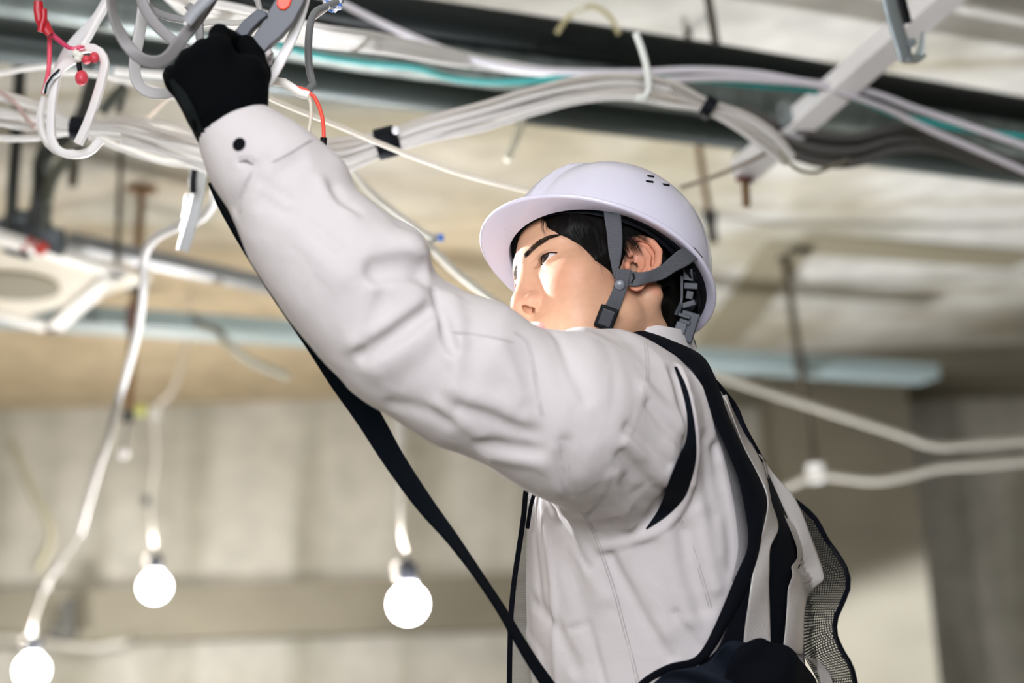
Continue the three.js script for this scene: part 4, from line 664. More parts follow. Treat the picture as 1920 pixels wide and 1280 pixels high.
const SD = Math.min(1.519, hit(1154, 558, bothField, 1.3, 1.9, HEADI).d - 0.0042);
for (let k = 0; k < 5; k++) part('stitch', sweep([W(1147 + k * 4.4, 553 + k * 1.6, SD), W(1146 + k * 4.4, 560 + k * 1.6, SD)], 0.0006), blackPlastic, helmet);
part('stitch', sweep([W(1187, 512, 1.521), W(1189, 522, 1.521), W(1184, 531, 1.521)], 0.0011), blackPlastic, helmet);
{ // buckle under the jaw
  const c = W(1137, 596, (hit(1137, 590, bothField, 1.3, 1.9, HEADI)?.d ?? 1.522) - 0.008), up = W(1146, 570, 1.522).sub(W(1126, 622, 1.522)), look = EYE.clone().sub(c);
  const b = part('buckle', placed(box(0.0205, 0.025, 0.009, 0.002), c, look, up), blackPlastic, helmet); part('buckle_frame', placed(box(0.014, 0.018, 0.003, 0.001), c.clone().addScaledVector(look.clone().normalize(), 0.005), look, up), phys('#151a22', 0.3), b);
  for (const s of [-1, 1]) part('buckle_side', placed(box(0.003, 0.022, 0.011, 0.001), c.clone().add(W(1137 + 19 * s, 596 + 7 * s, 1.522).sub(c)), look, up), blackPlastic, b);
}
{ // adjuster at the back: a strap, a rack with two clips and a clamp
  const grey = phys('#42474c', 0.5);
  strap([[[1278, 490], [1299, 492], 1.572], [[1281, 508], [1299, 510], 1.572], [[1280, 524], [1300, 527], 1.572]], 'short grey rear tab', 0.0016, 'rear_tab', grey);
  strap([[[1276, 516], [1281, 518], 1.57], [[1276, 540], [1281, 542], 1.57], [[1275, 565], [1280, 567], 1.571], [[1268, 590], [1275, 593], 1.573]], 'thin grey rack strip', 0.003, 'rack', grey);
  const bar = (x, y, w, h, d, a = 0) => { const c = W(x, y, d), look = EYE.clone().sub(c), up = V(Math.sin(a), Math.cos(a), 0).transformDirection(CAM); return part('rack_clip', placed(box(w / F * d, h / F * d, 0.006, 0.0012), c, look, up), grey, helmet); };
  bar(1295, 536, 26, 12, 1.575, 0.05); bar(1291, 570, 26, 11, 1.577, -0.3); bar(1293, 553, 14, 16, 1.58, 0.2); bar(1284, 603, 22, 8, 1.575, 0.35);
  bar(1282, 592, 26, 7, 1.572, 0.3);
  const c = W(1288, 612, 1.58), look = EYE.clone().sub(c), up = V(0.30, 0.95, 0).transformDirection(CAM);
  part('clamp', placed(box(0.021, 0.034, 0.010, 0.002), c, look, up), phys('#3b4046', 0.5), helmet); part('clamp_lip', placed(box(0.012, 0.012, 0.004, 0.001), W(1276, 614, 1.573), look, up), phys('#54595d', 0.5), helmet);
}
// ---------------------------------------------------------------- jacket, in camera axes
// sleeve: axis and radius at stations [x, y, depth, radius in pixels]
const ARM = [[441, 249, 1.40, 66], [472, 288, 1.40, 80], [521, 337, 1.395, 94], [570, 430, 1.39, 103], [622, 484, 1.385, 116], [664, 530, 1.38, 123], [712, 596, 1.38, 118], [770, 654, 1.385, 118], [880, 702, 1.395, 136], [975, 753, 1.405, 118], [1055, 778, 1.425, 150], [1130, 800, 1.475, 172]];
const armSeg = []; for (let i = 0; i < ARM.length - 1; i++) { const a = ARM[i], b = ARM[i + 1]; armSeg.push(seg(C(a[0], a[1], a[2]), C(b[0], b[1], b[2]), a[3] * a[2] / F, b[3] * b[2] / F)); }
const lumps = [[754, 470, 1.40, 46], [708, 690, 1.395, 40], [656, 642, 1.395, 38], [826, 576, 1.41, 34], [610, 330, 1.40, 40], [1150, 702, 1.50, 82], [1090, 676, 1.47, 58]].map(([x, y, d, r]) => { const c = C(x, y, d); return seg(c, c, r * d / F); });
armSeg.push(seg(C(706, 478, 1.345), C(766, 474, 1.345), 0.014, 0.017));
const TD = 1.64, TORSO = [[585, 1150, 1170, 0.01], [606, 1105, 1185, 0.05], [622, 1080, 1215, 0.075], [640, 1060, 1258, 0.105], [665, 1045, 1302, 0.135], [700, 1030, 1335, 0.155], [790, 1005, 1370, 0.165], [860, 996, 1402, 0.165], [930, 990, 1430, 0.162], [1000, 987, 1462, 0.158], [1100, 986, 1486, 0.152], [1200, 990, 1500, 0.150], [1300, 998, 1505, 0.150], [1450, 1005, 1502, 0.150], [1800, 1000, 1500, 0.15]].map(([y, l, r, b]) => { const k = TD / F; return [(640 - y) * k, ((l + r) / 2 - 960) * k, (r - l) / 2 * k, b]; });
const HEM = (640 - 1700) * TD / F;
function torsoRow(y) { let i = 0; while (i < TORSO.length - 2 && TORSO[i + 1][0] > y) i++; const a = TORSO[i], b = TORSO[i + 1], t = clamp((y - a[0]) / (b[0] - a[0]), 0, 1), s = t; return [lerp(a[1], b[1], s), lerp(a[2], b[2], s), lerp(a[3], b[3], s)]; }
function torso(x, y, z) {
  const [cx, a, b] = torsoRow(y), u = Math.abs(x - cx) / a, w = Math.abs(z + TD) / b, p = 2.25, q = Math.pow(Math.pow(u, p) + Math.pow(w, p), 1 / p);
  return Math.max((q - 1) * Math.min(a, b), (y - TORSO[0][0]) * 0.8, HEM - y);
}
const rightArm = seg(C(1250, 830, 1.79), C(1190, 1210, 1.80), 0.075, 0.06);
function jacketBase(x, y, z) {
  let d = 9; for (const s of armSeg) d = smin(d, cap(x, y, z, s), 0.025);
  for (const s of lumps) d = smin(d, cap(x, y, z, s), 0.022);
  d = smin(d, torso(x, y, z), 0.045);
  return smin(d, cap(x, y, z, rightArm), 0.05);
}

const cuffA = C(441, 249, 1.40), cuffN = C(441, 249, 1.40).sub(C(508, 335, 1.395)).normalize();      // the sleeve is cut off square at the cuff
// folds: [points, half-width in mm, height in mm (minus is a groove)]
const FOLDS = [
  [[[708, 508], [735, 502], [762, 500], [788, 508]], 9, -24], [[[708, 536], [745, 542], [780, 536]], 10, 4],
  [[[680, 664], [716, 644], [762, 612], [800, 584]], 8, -12], [[[668, 648], [706, 626], [750, 596], [784, 562]], 12, 6], [[[706, 690], [750, 664], [792, 628], [814, 596]], 14, 6],
  [[[818, 548], [828, 590], [838, 625], [848, 655]], 5, -11], [[[850, 560], [862, 610], [866, 640]], 9, 4], [[[846, 660], [856, 690], [850, 725]], 8, 4],
  [[[722, 545], [706, 590], [690, 630]], 8, -3],
  [[[864, 764], [910, 778], [960, 800], [1000, 812]], 8, -4.5], [[[864, 740], [920, 756], [980, 784]], 10, 4], [[[905, 832], [950, 838], [1010, 846]], 8, -5], [[[915, 856], [960, 862], [1010, 868]], 9, 4],
  [[[820, 760], [860, 790], [900, 815]], 8, 3], [[[740, 760], [790, 768], [840, 790]], 9, -4], [[[880, 630], [900, 690], [930, 720]], 12, -3], [[[940, 650], [960, 700], [975, 745]], 9, 3],
  [[[1010, 640], [1030, 700], [1045, 760], [1050, 830]], 12, 2], [[[1040, 625], [1070, 690], [1100, 748]], 6, -3.5], [[[1090, 620], [1110, 690], [1122, 740]], 14, 2], [[[1130, 640], [1150, 720], [1130, 800]], 12, -2],
  [[[1060, 830], [1062, 890], [1066, 930]], 8, -4], [[[1020, 850], [1030, 890], [1060, 930]], 9, 3],
  [[[560, 300], [520, 330], [490, 380]], 8, -3], [[[494, 372], [530, 395], [573, 412], [640, 470]], 5, -2.5], [[[500, 300], [470, 345], [440, 390]], 7, -3], [[[466, 315], [476, 330], [540, 372]], 5, -3], [[[628, 352], [640, 376], [662, 388]], 8, -5], [[[600, 340], [620, 372], [655, 402]], 8, 4], [[[560, 430], [600, 480], [640, 520]], 14, 3],
  [[[450, 303], [462, 302], [478, 309]], 3, -5],
  // back and side of the body
  [[[1216, 758], [1250, 800], [1281, 836]], 6, -5], [[[1177, 804], [1215, 840], [1252, 872]], 6, -5], [[[1210, 730], [1250, 770], [1286, 800]], 10, 5], [[[1176, 830], [1220, 860], [1256, 900]], 9, 6], [[[1166, 850], [1200, 895], [1246, 925]], 7, -5], [[[1150, 890], [1160, 930], [1180, 985]], 8, 4], [[[1172, 900], [1190, 940], [1206, 986]], 8, -4], [[[1205, 925], [1225, 945], [1240, 960]], 10, -7],
  [[[1018, 939], [1026, 1010], [1035, 1090], [1038, 1155], [1046, 1290]], 6, 4], [[[1036, 960], [1060, 1040], [1090, 1130], [1110, 1240]], 12, -3], [[[1000, 960], [1004, 1040], [1012, 1130]], 8, -3], [[[1056, 960], [1090, 1030], [1130, 1120]], 10, 3], [[[1146, 1044], [1180, 1110], [1220, 1180], [1255, 1231]], 6, -5], [[[1051, 985], [1080, 1024], [1104, 1063]], 5, -3], [[[1268, 1149], [1292, 1186], [1310, 1214]], 6, -3.5], [[[1180, 1040], [1215, 1110], [1250, 1180]], 12, 4],
  [[[1250, 1010], [1262, 1080], [1290, 1160]], 12, 5], [[[1286, 1000], [1296, 1070], [1316, 1140]], 10, -5], [[[1310, 960], [1322, 1030], [1340, 1100]], 10, 5], [[[1322, 830], [1330, 900], [1345, 960]], 10, -4], [[[1340, 840], [1356, 920], [1372, 990], [1376, 1060]], 9, -6], [[[1310, 720], [1330, 790], [1350, 860]], 12, 4],
  [[[1000, 1130], [1030, 1160], [1050, 1190], [1080, 1250]], 9, -4], [[[990, 1190], [1010, 1230], [1020, 1280]], 8, 3], [[[1070, 1180], [1100, 1170]], 4, -3], [[[1102, 1176], [1118, 1230], [1136, 1285]], 4, -3],
  [[[1296, 905], [1306, 850], [1304, 800], [1290, 730], [1274, 690]], 5, 7], [[[1128, 1026], [1180, 1014], [1222, 1000], [1262, 972], [1288, 930], [1296, 905]], 5, 5],      // lip of the action pleat
  [[[1268, 700], [1284, 760], [1293, 810], [1284, 870], [1262, 920], [1225, 975]], 9, -9],                                                                  // the pleat's hollow
];
const SEAMS = [
  [[1208, 640], [1212, 690], [1205, 740], [1192, 790], [1168, 840], [1146, 885], [1128, 930], [1098, 966]], [[1090, 960], [1112, 1000], [1132, 1056], [1150, 1110], [1166, 1170], [1184, 1240], [1196, 1290]], [[842, 622], [880, 626], [920, 632], [960, 642]], [[962, 622], [984, 640], [996, 680], [1006, 740], [1014, 780]], [[508, 305], [545, 285], [582, 262]], [[446, 400], [452, 360], [470, 322]], [[1270, 968], [1290, 1010], [1310, 1070], [1330, 1140]], [[1058, 830], [1062, 870], [1062, 925]], [[1050, 832], [1053, 870], [1054, 920]],
];
const folds = FOLDS.map(([p, w, a]) => {
  const P = p.map(([x, y]) => hit(x, y, jacketBase, 1.1, 1.9)?.p).filter(Boolean), b = new THREE.Box3().setFromPoints(P).expandByScalar(w * 0.0026), cv = P.length > 2 ? curveOf(P).getPoints(P.length * 3) : P;
  const s = []; for (let i = 0; i < cv.length - 1; i++) s.push(seg(cv[i], cv[i + 1], 0)); return { b, s, w: w / 1000, a: a / 1000, ends: [cv[0], cv[cv.length - 1]] };
});
const wrinkle = (x, y, z) => { const w = fbm(x * 9 + 3, y * 9, z * 9, 2) * 3, a = noise.noise((x * 0.8 + y * 0.5) * 34 + w, (y * 0.8 - x * 0.5) * 13, z * 20), b = noise.noise((x - y) * 30, (x + y) * 55 + w, z * 30); return 0.0004 * (0.5 - Math.min(1, Math.abs(a) * 2.4)) + 0.0003 * (0.5 - Math.min(1, Math.abs(b) * 2.4)); };
function jacketField(x, y, z) {
  let d = jacketBase(x, y, z); if (d > 0.05 || d < -0.05) return d;
  for (const f of folds) { const b = f.b; if (x < b.min.x || x > b.max.x || y < b.min.y || y > b.max.y || z < b.min.z || z > b.max.z) continue; let m = 9; for (const s of f.s) m = Math.min(m, cap(x, y, z, s)); d -= f.a * Math.exp(-((m / f.w) ** 2)); }
  d -= 0.0018 * fbm(x * 14, y * 14, z * 14, 3) + wrinkle(x, y, z);
  const c = (x - cuffA.x) * cuffN.x + (y - cuffA.y) * cuffN.y + (z - cuffA.z) * cuffN.z; if (c > -0.06) { d = smax(d, c - 0.016, 0.004); const q = Math.hypot(x - cuffA.x - c * cuffN.x, y - cuffA.y - c * cuffN.y, z - cuffA.z - c * cuffN.z); d = smax(d, -Math.max(q - 0.031, -c - 0.012), 0.003); }
  return d;
}
const clothMat = std('#d0cac8', 0.85, 0, { bumpMap: rep(weaveBump, 26), bumpScale: 0.0003 });
const jacketGeo = solid(jacketField, [-0.34, -0.70, -1.86], [0.36, 0.27, -1.24], 0.004);
const jacket = part('work_jacket', toRoom(jacketGeo, CAM), clothMat, person, 'light grey work jacket');
const onJacket = (x, y, lift = 0) => { const h = hit(x, y, jacketField, 1.1, 1.9); if (!h) return null; const p = h.p, e = 0.003, f = jacketField, n = V(f(p.x + e, p.y, p.z) - f(p.x - e, p.y, p.z), f(p.x, p.y + e, p.z) - f(p.x, p.y - e, p.z), f(p.x, p.y, p.z + e) - f(p.x, p.y, p.z - e)).normalize(); return { p: p.addScaledVector(n, lift).applyMatrix4(CAM), n: n.transformDirection(CAM) }; };
// stitched seams: a low double ridge that follows the cloth
const seamMat = std('#b4aeac', 0.9);
for (const s of SEAMS) for (const off of [0, 5]) { const cv = curveOf(s.map(([x, y]) => V(x + off, y, 0))), P = []; for (let i = 0; i <= 24; i++) { const q = cv.getPoint(i / 24), h = onJacket(q.x, q.y, -0.0005); if (h) P.push(h.p); } if (P.length > 3) part('seam', sweep(P, 0.0008, 0.0008, { sides: 6, n: 60 }), seamMat, jacket); }
{ // cuff button, sleeve slit
  const b = onJacket(449, 271, 0.0006), g = new THREE.LatheGeometry([[0.0001, 0.0026], [0.0052, 0.0022], [0.0066, 0.0008], [0.0066, 0], [0.0001, 0]].map((p) => new THREE.Vector2(...p)), 28).rotateX(Math.PI / 2); placed(g, b.p, b.n); part('cuff_button', g, phys('#06080c', 0.7, { specularIntensity: 0.2 }), jacket, 'dark navy snap button on the cuff');
  const P = [[447, 303], [456, 301], [466, 303], [476, 309]].map(([x, y]) => onJacket(x, y, 0.0002).p); part('cuff_slit', sweep(P, 0.0014, 0.0014, { sides: 6, r: (t) => 0.4 + Math.sin(t * 3.14) }), std('#77726f', 0.9), jacket);
}
{ // dark mesh gusset seen inside the pleat
  const l = [[1262, 688], [1276, 730], [1286, 780], [1284, 822], [1272, 852], [1258, 886], [1250, 912], [1232, 955], [1211, 991]], r = [[1268, 690], [1288, 730], [1299, 780], [1304, 830], [1302, 862], [1294, 900], [1282, 930], [1256, 962], [1213, 993]];
  const f = (p) => onJacket(p[0], p[1], 0.0022).p; part('pleat_gusset', cloth(l.map(f), r.map(f), 0.001, { nu: 6, nv: 60 }), phys('#0a0f16', 0.85, { specularIntensity: 0.2 }), jacket, 'dark navy mesh inside the open back pleat');
}
{ // stand collar round the neck, open in front
  const a = V(0, 0, 0), ring = (v, u) => { const q = lerp(-2.5, 2.5, u), k = v * lerp(0.25, 1, smooth(2.4, 1.2, Math.abs(q))); const c = C(lerp(1206, 1192, k), lerp(676, 606, k), 1.622), r = lerp(0.086, 0.080, k); return c.add(V(Math.cos(q) * r * 0.74, Math.cos(q) * -r * 0.12 + Math.sin(q) * r * 0.0, Math.sin(q) * r)); };
  const L = [], R = []; for (let i = 0; i <= 26; i++) { L.push(ring(0, i / 26).applyMatrix4(CAM)); R.push(ring(1, i / 26).applyMatrix4(CAM)); }
  part('collar', cloth(L, R, 0.003, { nu: 6, nv: 70 }), clothMat, jacket);
}
// ---------------------------------------------------------------- black glove closed on the cutter
const GL = (x, y, d, r) => [C(x, y, d), r];
const chain = (list) => { const o = []; for (let i = 0; i < list.length - 1; i++) o.push(seg(list[i][0], list[i + 1][0], list[i][1], list[i + 1][1])); return o; };
const palm = [[GL(452, 268, 1.40, 0.031), GL(428, 218, 1.40, 0.030), GL(420, 190, 1.40, 0.031)], [GL(424, 195, 1.395, 0.026), GL(408, 96, 1.385, 0.0145)], [GL(420, 195, 1.39, 0.026), GL(382, 108, 1.38, 0.0145)], [GL(405, 200, 1.39, 0.026), GL(356, 126, 1.385, 0.014)], [GL(400, 210, 1.395, 0.025), GL(335, 150, 1.395, 0.0135)], [GL(450, 200, 1.40, 0.026), GL(462, 140, 1.40, 0.020)]].flatMap((p) => chain(p));
const fingers = [
  [GL(408, 98, 1.385, 0.0135), GL(412, 65, 1.40, 0.0098), GL(428, 74, 1.43, 0.0098), GL(446, 98, 1.445, 0.0095)],
  [GL(384, 110, 1.38, 0.0135), GL(384, 96, 1.41, 0.0118), GL(412, 100, 1.44, 0.0108), GL(436, 120, 1.45, 0.0098)],
  [GL(358, 128, 1.385, 0.013), GL(357, 112, 1.415, 0.0112), GL(384, 122, 1.445, 0.0105), GL(410, 142, 1.452, 0.0095)],
  [GL(336, 152, 1.395, 0.0125), GL(325, 142, 1.42, 0.0098), GL(350, 150, 1.445, 0.0092), GL(376, 166, 1.455, 0.0085)],
  [GL(466, 180, 1.405, 0.019), GL(482, 138, 1.415, 0.0135), GL(474, 106, 1.43, 0.0118), GL(462, 84, 1.44, 0.0102)],
].map(chain);
function gloveField(x, y, z) {
  let d = 9; for (const s of palm) d = smin(d, cap(x, y, z, s), 0.012);
  for (const f of fingers) { let e = 9; for (const s of f) e = smin(e, cap(x, y, z, s), 0.004); d = smin(d, e, 0.006); }
  return d - 0.0006 * fbm(x * 90, y * 90, z * 90, 2);
}
const gloveMat = phys('#050709', 0.9, { specularIntensity: 0.12, bumpMap: rep(weaveBump, 30), bumpScale: 0.0004 });
const glove = part('work_glove', toRoom(solid(gloveField, [-0.365, 0.17, -1.49], [-0.22, 0.33, -1.33], 0.0024), CAM), gloveMat, person, 'black work glove gripping the cutter');
{ // rubber side of the glove with its knitted cuff edge
  const l = [[319, 152], [334, 184], [352, 216], [364, 250], [380, 282]], r = [[326, 148], [348, 172], [366, 204], [380, 238], [398, 268]], f = ([x, y]) => { const h = hit(x, y, gloveField, 1.1, 1.6); return h ? h.p.add(V(-0.0006, 0, 0.0022)).applyMatrix4(CAM) : W(x, y, 1.40); };
  part('rubber_edge', cloth(l.map(f), r.map(f), 0.001, { nu: 4, nv: 40 }), phys('#060f12', 0.6, { specularIntensity: 0.25 }), glove);
}
// ---------------------------------------------------------------- cutter held in the glove
{
  const d = 1.452, t = thing('cable_cutter', 'grey cable cutter with an orange mark gripped in the black glove', 'cutter', W(500, 90, d)), K = d / F, o = W(500, 90, d), grey = std('#5d6064', 0.5, 0.15);
  const bx = V(1, 0, 0).transformDirection(CAM), by = V(0, 1, 0).transformDirection(CAM), plate = (pts, th, z, name, mat, label) => { const s = new THREE.Shape(pts.map(([x, y]) => new THREE.Vector2((x - 500) * K, (90 - y) * K))), g = new THREE.ExtrudeGeometry(s, { depth: th, bevelEnabled: true, bevelThickness: 0.0012, bevelSize: 0.0012, bevelSegments: 2, curveSegments: 6 }); g.translate(0, 0, z); g.applyMatrix4(new THREE.Matrix4().makeBasis(bx, by, VIEW).setPosition(o)); return part(name, g, mat, t, label); };
  plate([[470, 86], [486, 60], [506, 26], [520, 2], [536, -26], [580, -30], [568, 8], [550, 42], [527, 68], [506, 86], [494, 100], [478, 104]], 0.010, -0.005, 'body', grey);
  plate([[447, 62], [462, 44], [486, 24], [500, 27], [502, 33], [490, 42], [474, 58], [462, 74]], 0.012, -0.002, 'lever', std('#494d54', 0.5, 0.15));
  plate([[524, 0], [528, -14], [548, -18], [549, -2], [543, 14], [536, 20], [528, 19], [523, 12]], 0.0012, 0.0062, 'orange_mark', phys('#ff4a1e', 0.4), 'orange mark');
  plate([[478, 100], [494, 92], [508, 100], [506, 116], [496, 126], [484, 116]], 0.008, -0.008, 'jaw', std('#8a8784', 0.4, 0.5)); plate([[486, 116], [508, 96], [512, 102], [492, 124]], 0.006, 0.003, 'spring_arm', std('#77726e', 0.4, 0.5));
  part('pivot', new THREE.SphereGeometry(0.0032, 14, 10).scale(1, 1, 0.6).translate(...W(481, 103, d - 0.007).toArray()), std('#c59a72', 0.3, 0.8), t);
  part('handle', sweep(pl([[470, 96], [452, 130], [440, 170], [430, 200]], 1.448), 0.0065, 0.009, { hint: VIEW }), std('#3c3f43', 0.5), t); part('handle', sweep(pl([[482, 110], [470, 150], [452, 196]], 1.44), 0.006, 0.008, { hint: VIEW }), std('#3c3f43', 0.5), t);
}
// ---------------------------------------------------------------- safety vest
const VA = 28 * TD / F;
const vestDepth = (x, y) => { const Y = (640 - y) * TD / F, X = (x - 960) * TD / F, [cx, a, b] = torsoRow(Y), u = Math.abs(X - cx) / (a + VA), e = Math.max(0, 1 - Math.pow(Math.min(1, u), 2.25)); return TD - (b + 0.027) * Math.pow(e, 1 / 2.25) + Math.max(0, u - 1) * 0.10; };
const VW = ([x, y, k = 0]) => W(x, y, vestDepth(x, y) - k);
const PXK = ([x, y, k = 0]) => V(x, y, k);
const vest = new THREE.Group(); vest.name = 'safety_vest'; person.add(vest); vest.userData.label = 'dark navy mesh safety vest with silver stripes';
const netTex = texture(256, 256, (u, v) => { // a knitted net: rows of rounded holes, offset row by row
  const r = Math.floor(v * 8), x = (u * 8 + (r % 2) * 0.5) % 1 - 0.5, y = (v * 8) % 1 - 0.5, q = Math.pow(Math.abs(x) / 0.27, 2.2) + Math.pow(Math.abs(y) / 0.31, 2.2) < 1 ? 0 : 255; return [q, q, q];
}, false);
const openTex = texture(128, 128, (u, v) => { const x = (u * 8) % 1 - 0.5, y = (v * 8) % 1 - 0.5, q = Math.pow(Math.abs(x) / 0.40, 3) + Math.pow(Math.abs(y) / 0.40, 3) < 1 ? 0 : 255; return [q, q, q]; }, false);
const net = new THREE.MeshStandardMaterial({ color: '#0a0e14', roughness: 0.9, alphaMap: rep(netTex, 36, 40), alphaTest: 0.5, side: THREE.DoubleSide });
const fineNet = new THREE.MeshStandardMaterial({ color: '#a9aaa8', roughness: 0.7, alphaMap: rep(openTex, 60, 66), alphaTest: 0.5, side: THREE.DoubleSide });
const sheer = new THREE.MeshStandardMaterial({ color: '#2a2e35', roughness: 0.8, alphaMap: rep(openTex, 90, 100), alphaTest: 0.5, side: THREE.DoubleSide });
const navy = phys('#080c14', 0.8, { specularIntensity: 0.2, bumpMap: rep(weaveBump, 40), bumpScale: 0.0005 });
const silver = phys('#c2bdb7', 0.36, { metalness: 0.15, clearcoat: 0.5, clearcoatRoughness: 0.25, iridescence: 0.25, bumpMap: rep(fineBump, 5), bumpScale: 0.0006 });
const strip = (name, l, r, mat, opt = {}, label) => part(name, cloth(l.map(PXK), r.map(PXK), opt.th ?? 0.0014, { nu: 10, nv: 90, map: (v) => VW([v.x, v.y, v.z]), ...opt }), mat, vest, label);
strip('armhole_tape', [[1166, 621, 0.01], [1206, 631, 0.008], [1252, 652, 0.008], [1296, 688, 0.008], [1316, 724, 0.008], [1338, 780, 0.008], [1365, 840, 0.008], [1387, 897, 0.008], [1398, 950, 0.008], [1405, 1000, 0.008], [1402, 1032, 0.008], [1381, 1080, 0.008], [1340, 1176, 0.01], [1316, 1220, 0.012], [1298, 1236, 0.014], [1256, 1246, 0.016], [1214, 1268, 0.016], [1186, 1292, 0.016]],
  [[1172, 615], [1212, 622], [1262, 639], [1318, 668], [1343, 712], [1364, 774], [1391, 834], [1421, 890], [1438, 938], [1432, 975], [1424, 1030], [1406, 1090], [1361, 1180], [1340, 1216], [1318, 1242], [1266, 1258], [1222, 1276], [1200, 1298]].map((p) => [...p, 0.006]), navy, { wave: (u, v) => 0.003 * Math.sin(u * 3.1) });
strip('mesh_panel', [[1318, 730, 0.002], [1336, 790, 0.002], [1356, 850, 0.002], [1370, 910, 0.002], [1380, 970, 0.002], [1384, 1030, 0.002], [1372, 1090, 0.002]], [[1330, 740, 0.004], [1350, 798, 0.004], [1376, 856, 0.004], [1396, 914, 0.004], [1408, 972, 0.004], [1410, 1030, 0.004], [1390, 1090, 0.004]], sheer, { th: 0.0002, open: true });
strip('reflective_stripe', [[1356, 742], [1366, 768], [1392, 822], [1420, 880], [1436, 930], [1436, 976], [1424, 1034], [1408, 1092], [1400, 1150], [1397, 1212]].map((p) => [...p, 0.007]), [[1359, 740], [1376, 766], [1404, 818], [1430, 880], [1446, 935], [1463, 986], [1442, 1030], [1441, 1080], [1446, 1134], [1445, 1212]].map((p) => [...p, 0.006]), silver, { wave: (u, v) => 0.002 * Math.sin(v * 17 + u * 2) }, 'narrow silver stripe next to the armhole');
strip('mesh_panel', [[1404, 1088, 0.002], [1382, 1140, 0.002], [1362, 1182, 0.002], [1346, 1216, 0.002], [1312, 1246, 0.004], [1280, 1268, 0.006]], [[1412, 1088, 0.003], [1406, 1140, 0.003], [1406, 1180, 0.003], [1406, 1216, 0.003], [1402, 1250, 0.004], [1396, 1290, 0.006]], navy, { nv: 40 });
strip('mesh_panel', [[1424, 890], [1430, 930], [1448, 986], [1430, 1030], [1429, 1080], [1434, 1134], [1433, 1216]].map((p) => [...p, -0.002]), [[1446, 888], [1474, 942], [1500, 1008], [1506, 1046], [1498, 1066], [1490, 1134], [1480, 1216]].map((p) => [...p, -0.003]), navy, { wave: (u, v) => 0 });
strip('reflective_stripe', [[1420, 848], [1430, 866], [1441, 894], [1464, 945], [1488, 1010], [1494, 1046], [1486, 1066], [1478, 1134], [1466, 1220]].map((p) => [...p, 0.007]), [[1423, 846], [1437, 864], [1460, 897], [1489, 936], [1522, 1010], [1538, 1050], [1542, 1078], [1512, 1120], [1508, 1226]].map((p) => [...p, 0.005]), silver, { wave: (u, v) => 0.002 * Math.sin(v * 14 + u * 2.4) + 0.004 * Math.exp(-(((v - 0.78) / 0.03) ** 2)) }, 'wide silver stripe down the back');
const rim = [[1489, 938], [1512, 956], [1530, 975], [1550, 1012], [1570, 1040], [1586, 1068], [1591, 1096], [1582, 1124], [1566, 1162], [1566, 1190], [1580, 1222], [1596, 1250], [1606, 1292]];
strip('mesh_panel', [[1488, 936], [1506, 972], [1522, 1008], [1536, 1046], [1543, 1078], [1528, 1096], [1513, 1122], [1507, 1166], [1509, 1230], [1526, 1262], [1540, 1294]], [[1490, 939], [1524, 968], [1548, 1008], [1569, 1040], [1585, 1068], [1590, 1096], [1581, 1124], [1565, 1162], [1566, 1200], [1590, 1244], [1605, 1294]], net, { th: 0.0002, open: true, wave: (u, v) => 0.004 * Math.sin(u * 4 + v * 12) * u });
part('edge_tape', sweep(rim.map(VW), 0.0016, 0.0032, { sides: 10, hint: VIEW }), navy, vest); part('edge_tape', sweep([[1342, 714], [1360, 738], [1379, 766], [1392, 800], [1406, 826], [1420, 850], [1434, 866]].map(VW), 0.0016, 0.0030, { sides: 10, hint: VIEW, r: (t) => 0.6 + 0.8 * Math.sin(t * 3.1) }), navy, vest);
// the gathered hem at the waist
strip('gathered_mesh', [[1400, 1204, 0.006], [1372, 1200, 0.01], [1352, 1214, 0.014], [1330, 1240, 0.018], [1300, 1250, 0.02], [1250, 1262, 0.02], [1215, 1290, 0.02]], [[1430, 1290, 0.02], [1420, 1294, 0.02], [1400, 1300, 0.02], [1370, 1310, 0.02], [1340, 1316, 0.02], [1290, 1320, 0.02], [1260, 1330, 0.02]], phys('#151b25', 0.8, { specularIntensity: 0.3 }), { wave: (u, v) => 0.010 * Math.sin(v * 13 + u * 3) * Math.sin(u * 3.1), nu: 24 });
strip('gathered_mesh', [[1396, 1206, 0.012], [1376, 1222, 0.024], [1364, 1250, 0.03], [1360, 1300, 0.03]], [[1470, 1212, 0.012], [1504, 1236, 0.014], [1526, 1262, 0.012], [1540, 1300, 0.01]], navy, { wave: (u, v) => 0.014 * Math.sin(u * 3.1) + 0.004 * Math.sin(u * 9 + v * 4), nu: 30 }, 'dark folded hem bunched at the waist');
strip('reflective_stripe', [[1512, 1230, 0.006], [1532, 1252, 0.006], [1544, 1296, 0.006]], [[1534, 1236], [1556, 1262], [1572, 1296]], silver, { nv: 20 });
// front edge of the vest beyond the chest
const FV = ([x, y, d = 1.60]) => W(x, y, d);
part('edge_tape', sweep([[990, 905, 1.58], [986, 922, 1.58], [982, 966, 1.585], [974, 1022, 1.59], [964, 1090, 1.59], [958, 1155, 1.59], [956, 1220, 1.59], [955, 1295, 1.59]].map(FV), 0.0016, 0.0030, { sides: 10, hint: VIEW }), navy, vest); part('edge_tape', sweep([[1004, 918, 1.545], [996, 945, 1.555], [989, 990, 1.57]].map(FV), 0.001, 0.0022, { sides: 8, hint: VIEW }), navy, vest);
part('mesh_panel', cloth([[990, 915, 1.59], [982, 970, 1.592], [974, 1022, 1.597], [964, 1090, 1.597], [958, 1155, 1.597], [956, 1220, 1.597], [955, 1295, 1.597]].map(FV), [[1010, 915, 1.66], [1010, 970, 1.66], [1010, 1022, 1.66], [1010, 1090, 1.66], [1010, 1155, 1.66], [1010, 1220, 1.66], [1010, 1295, 1.66]].map(FV), 0.0002, { open: true }), fineNet, vest);
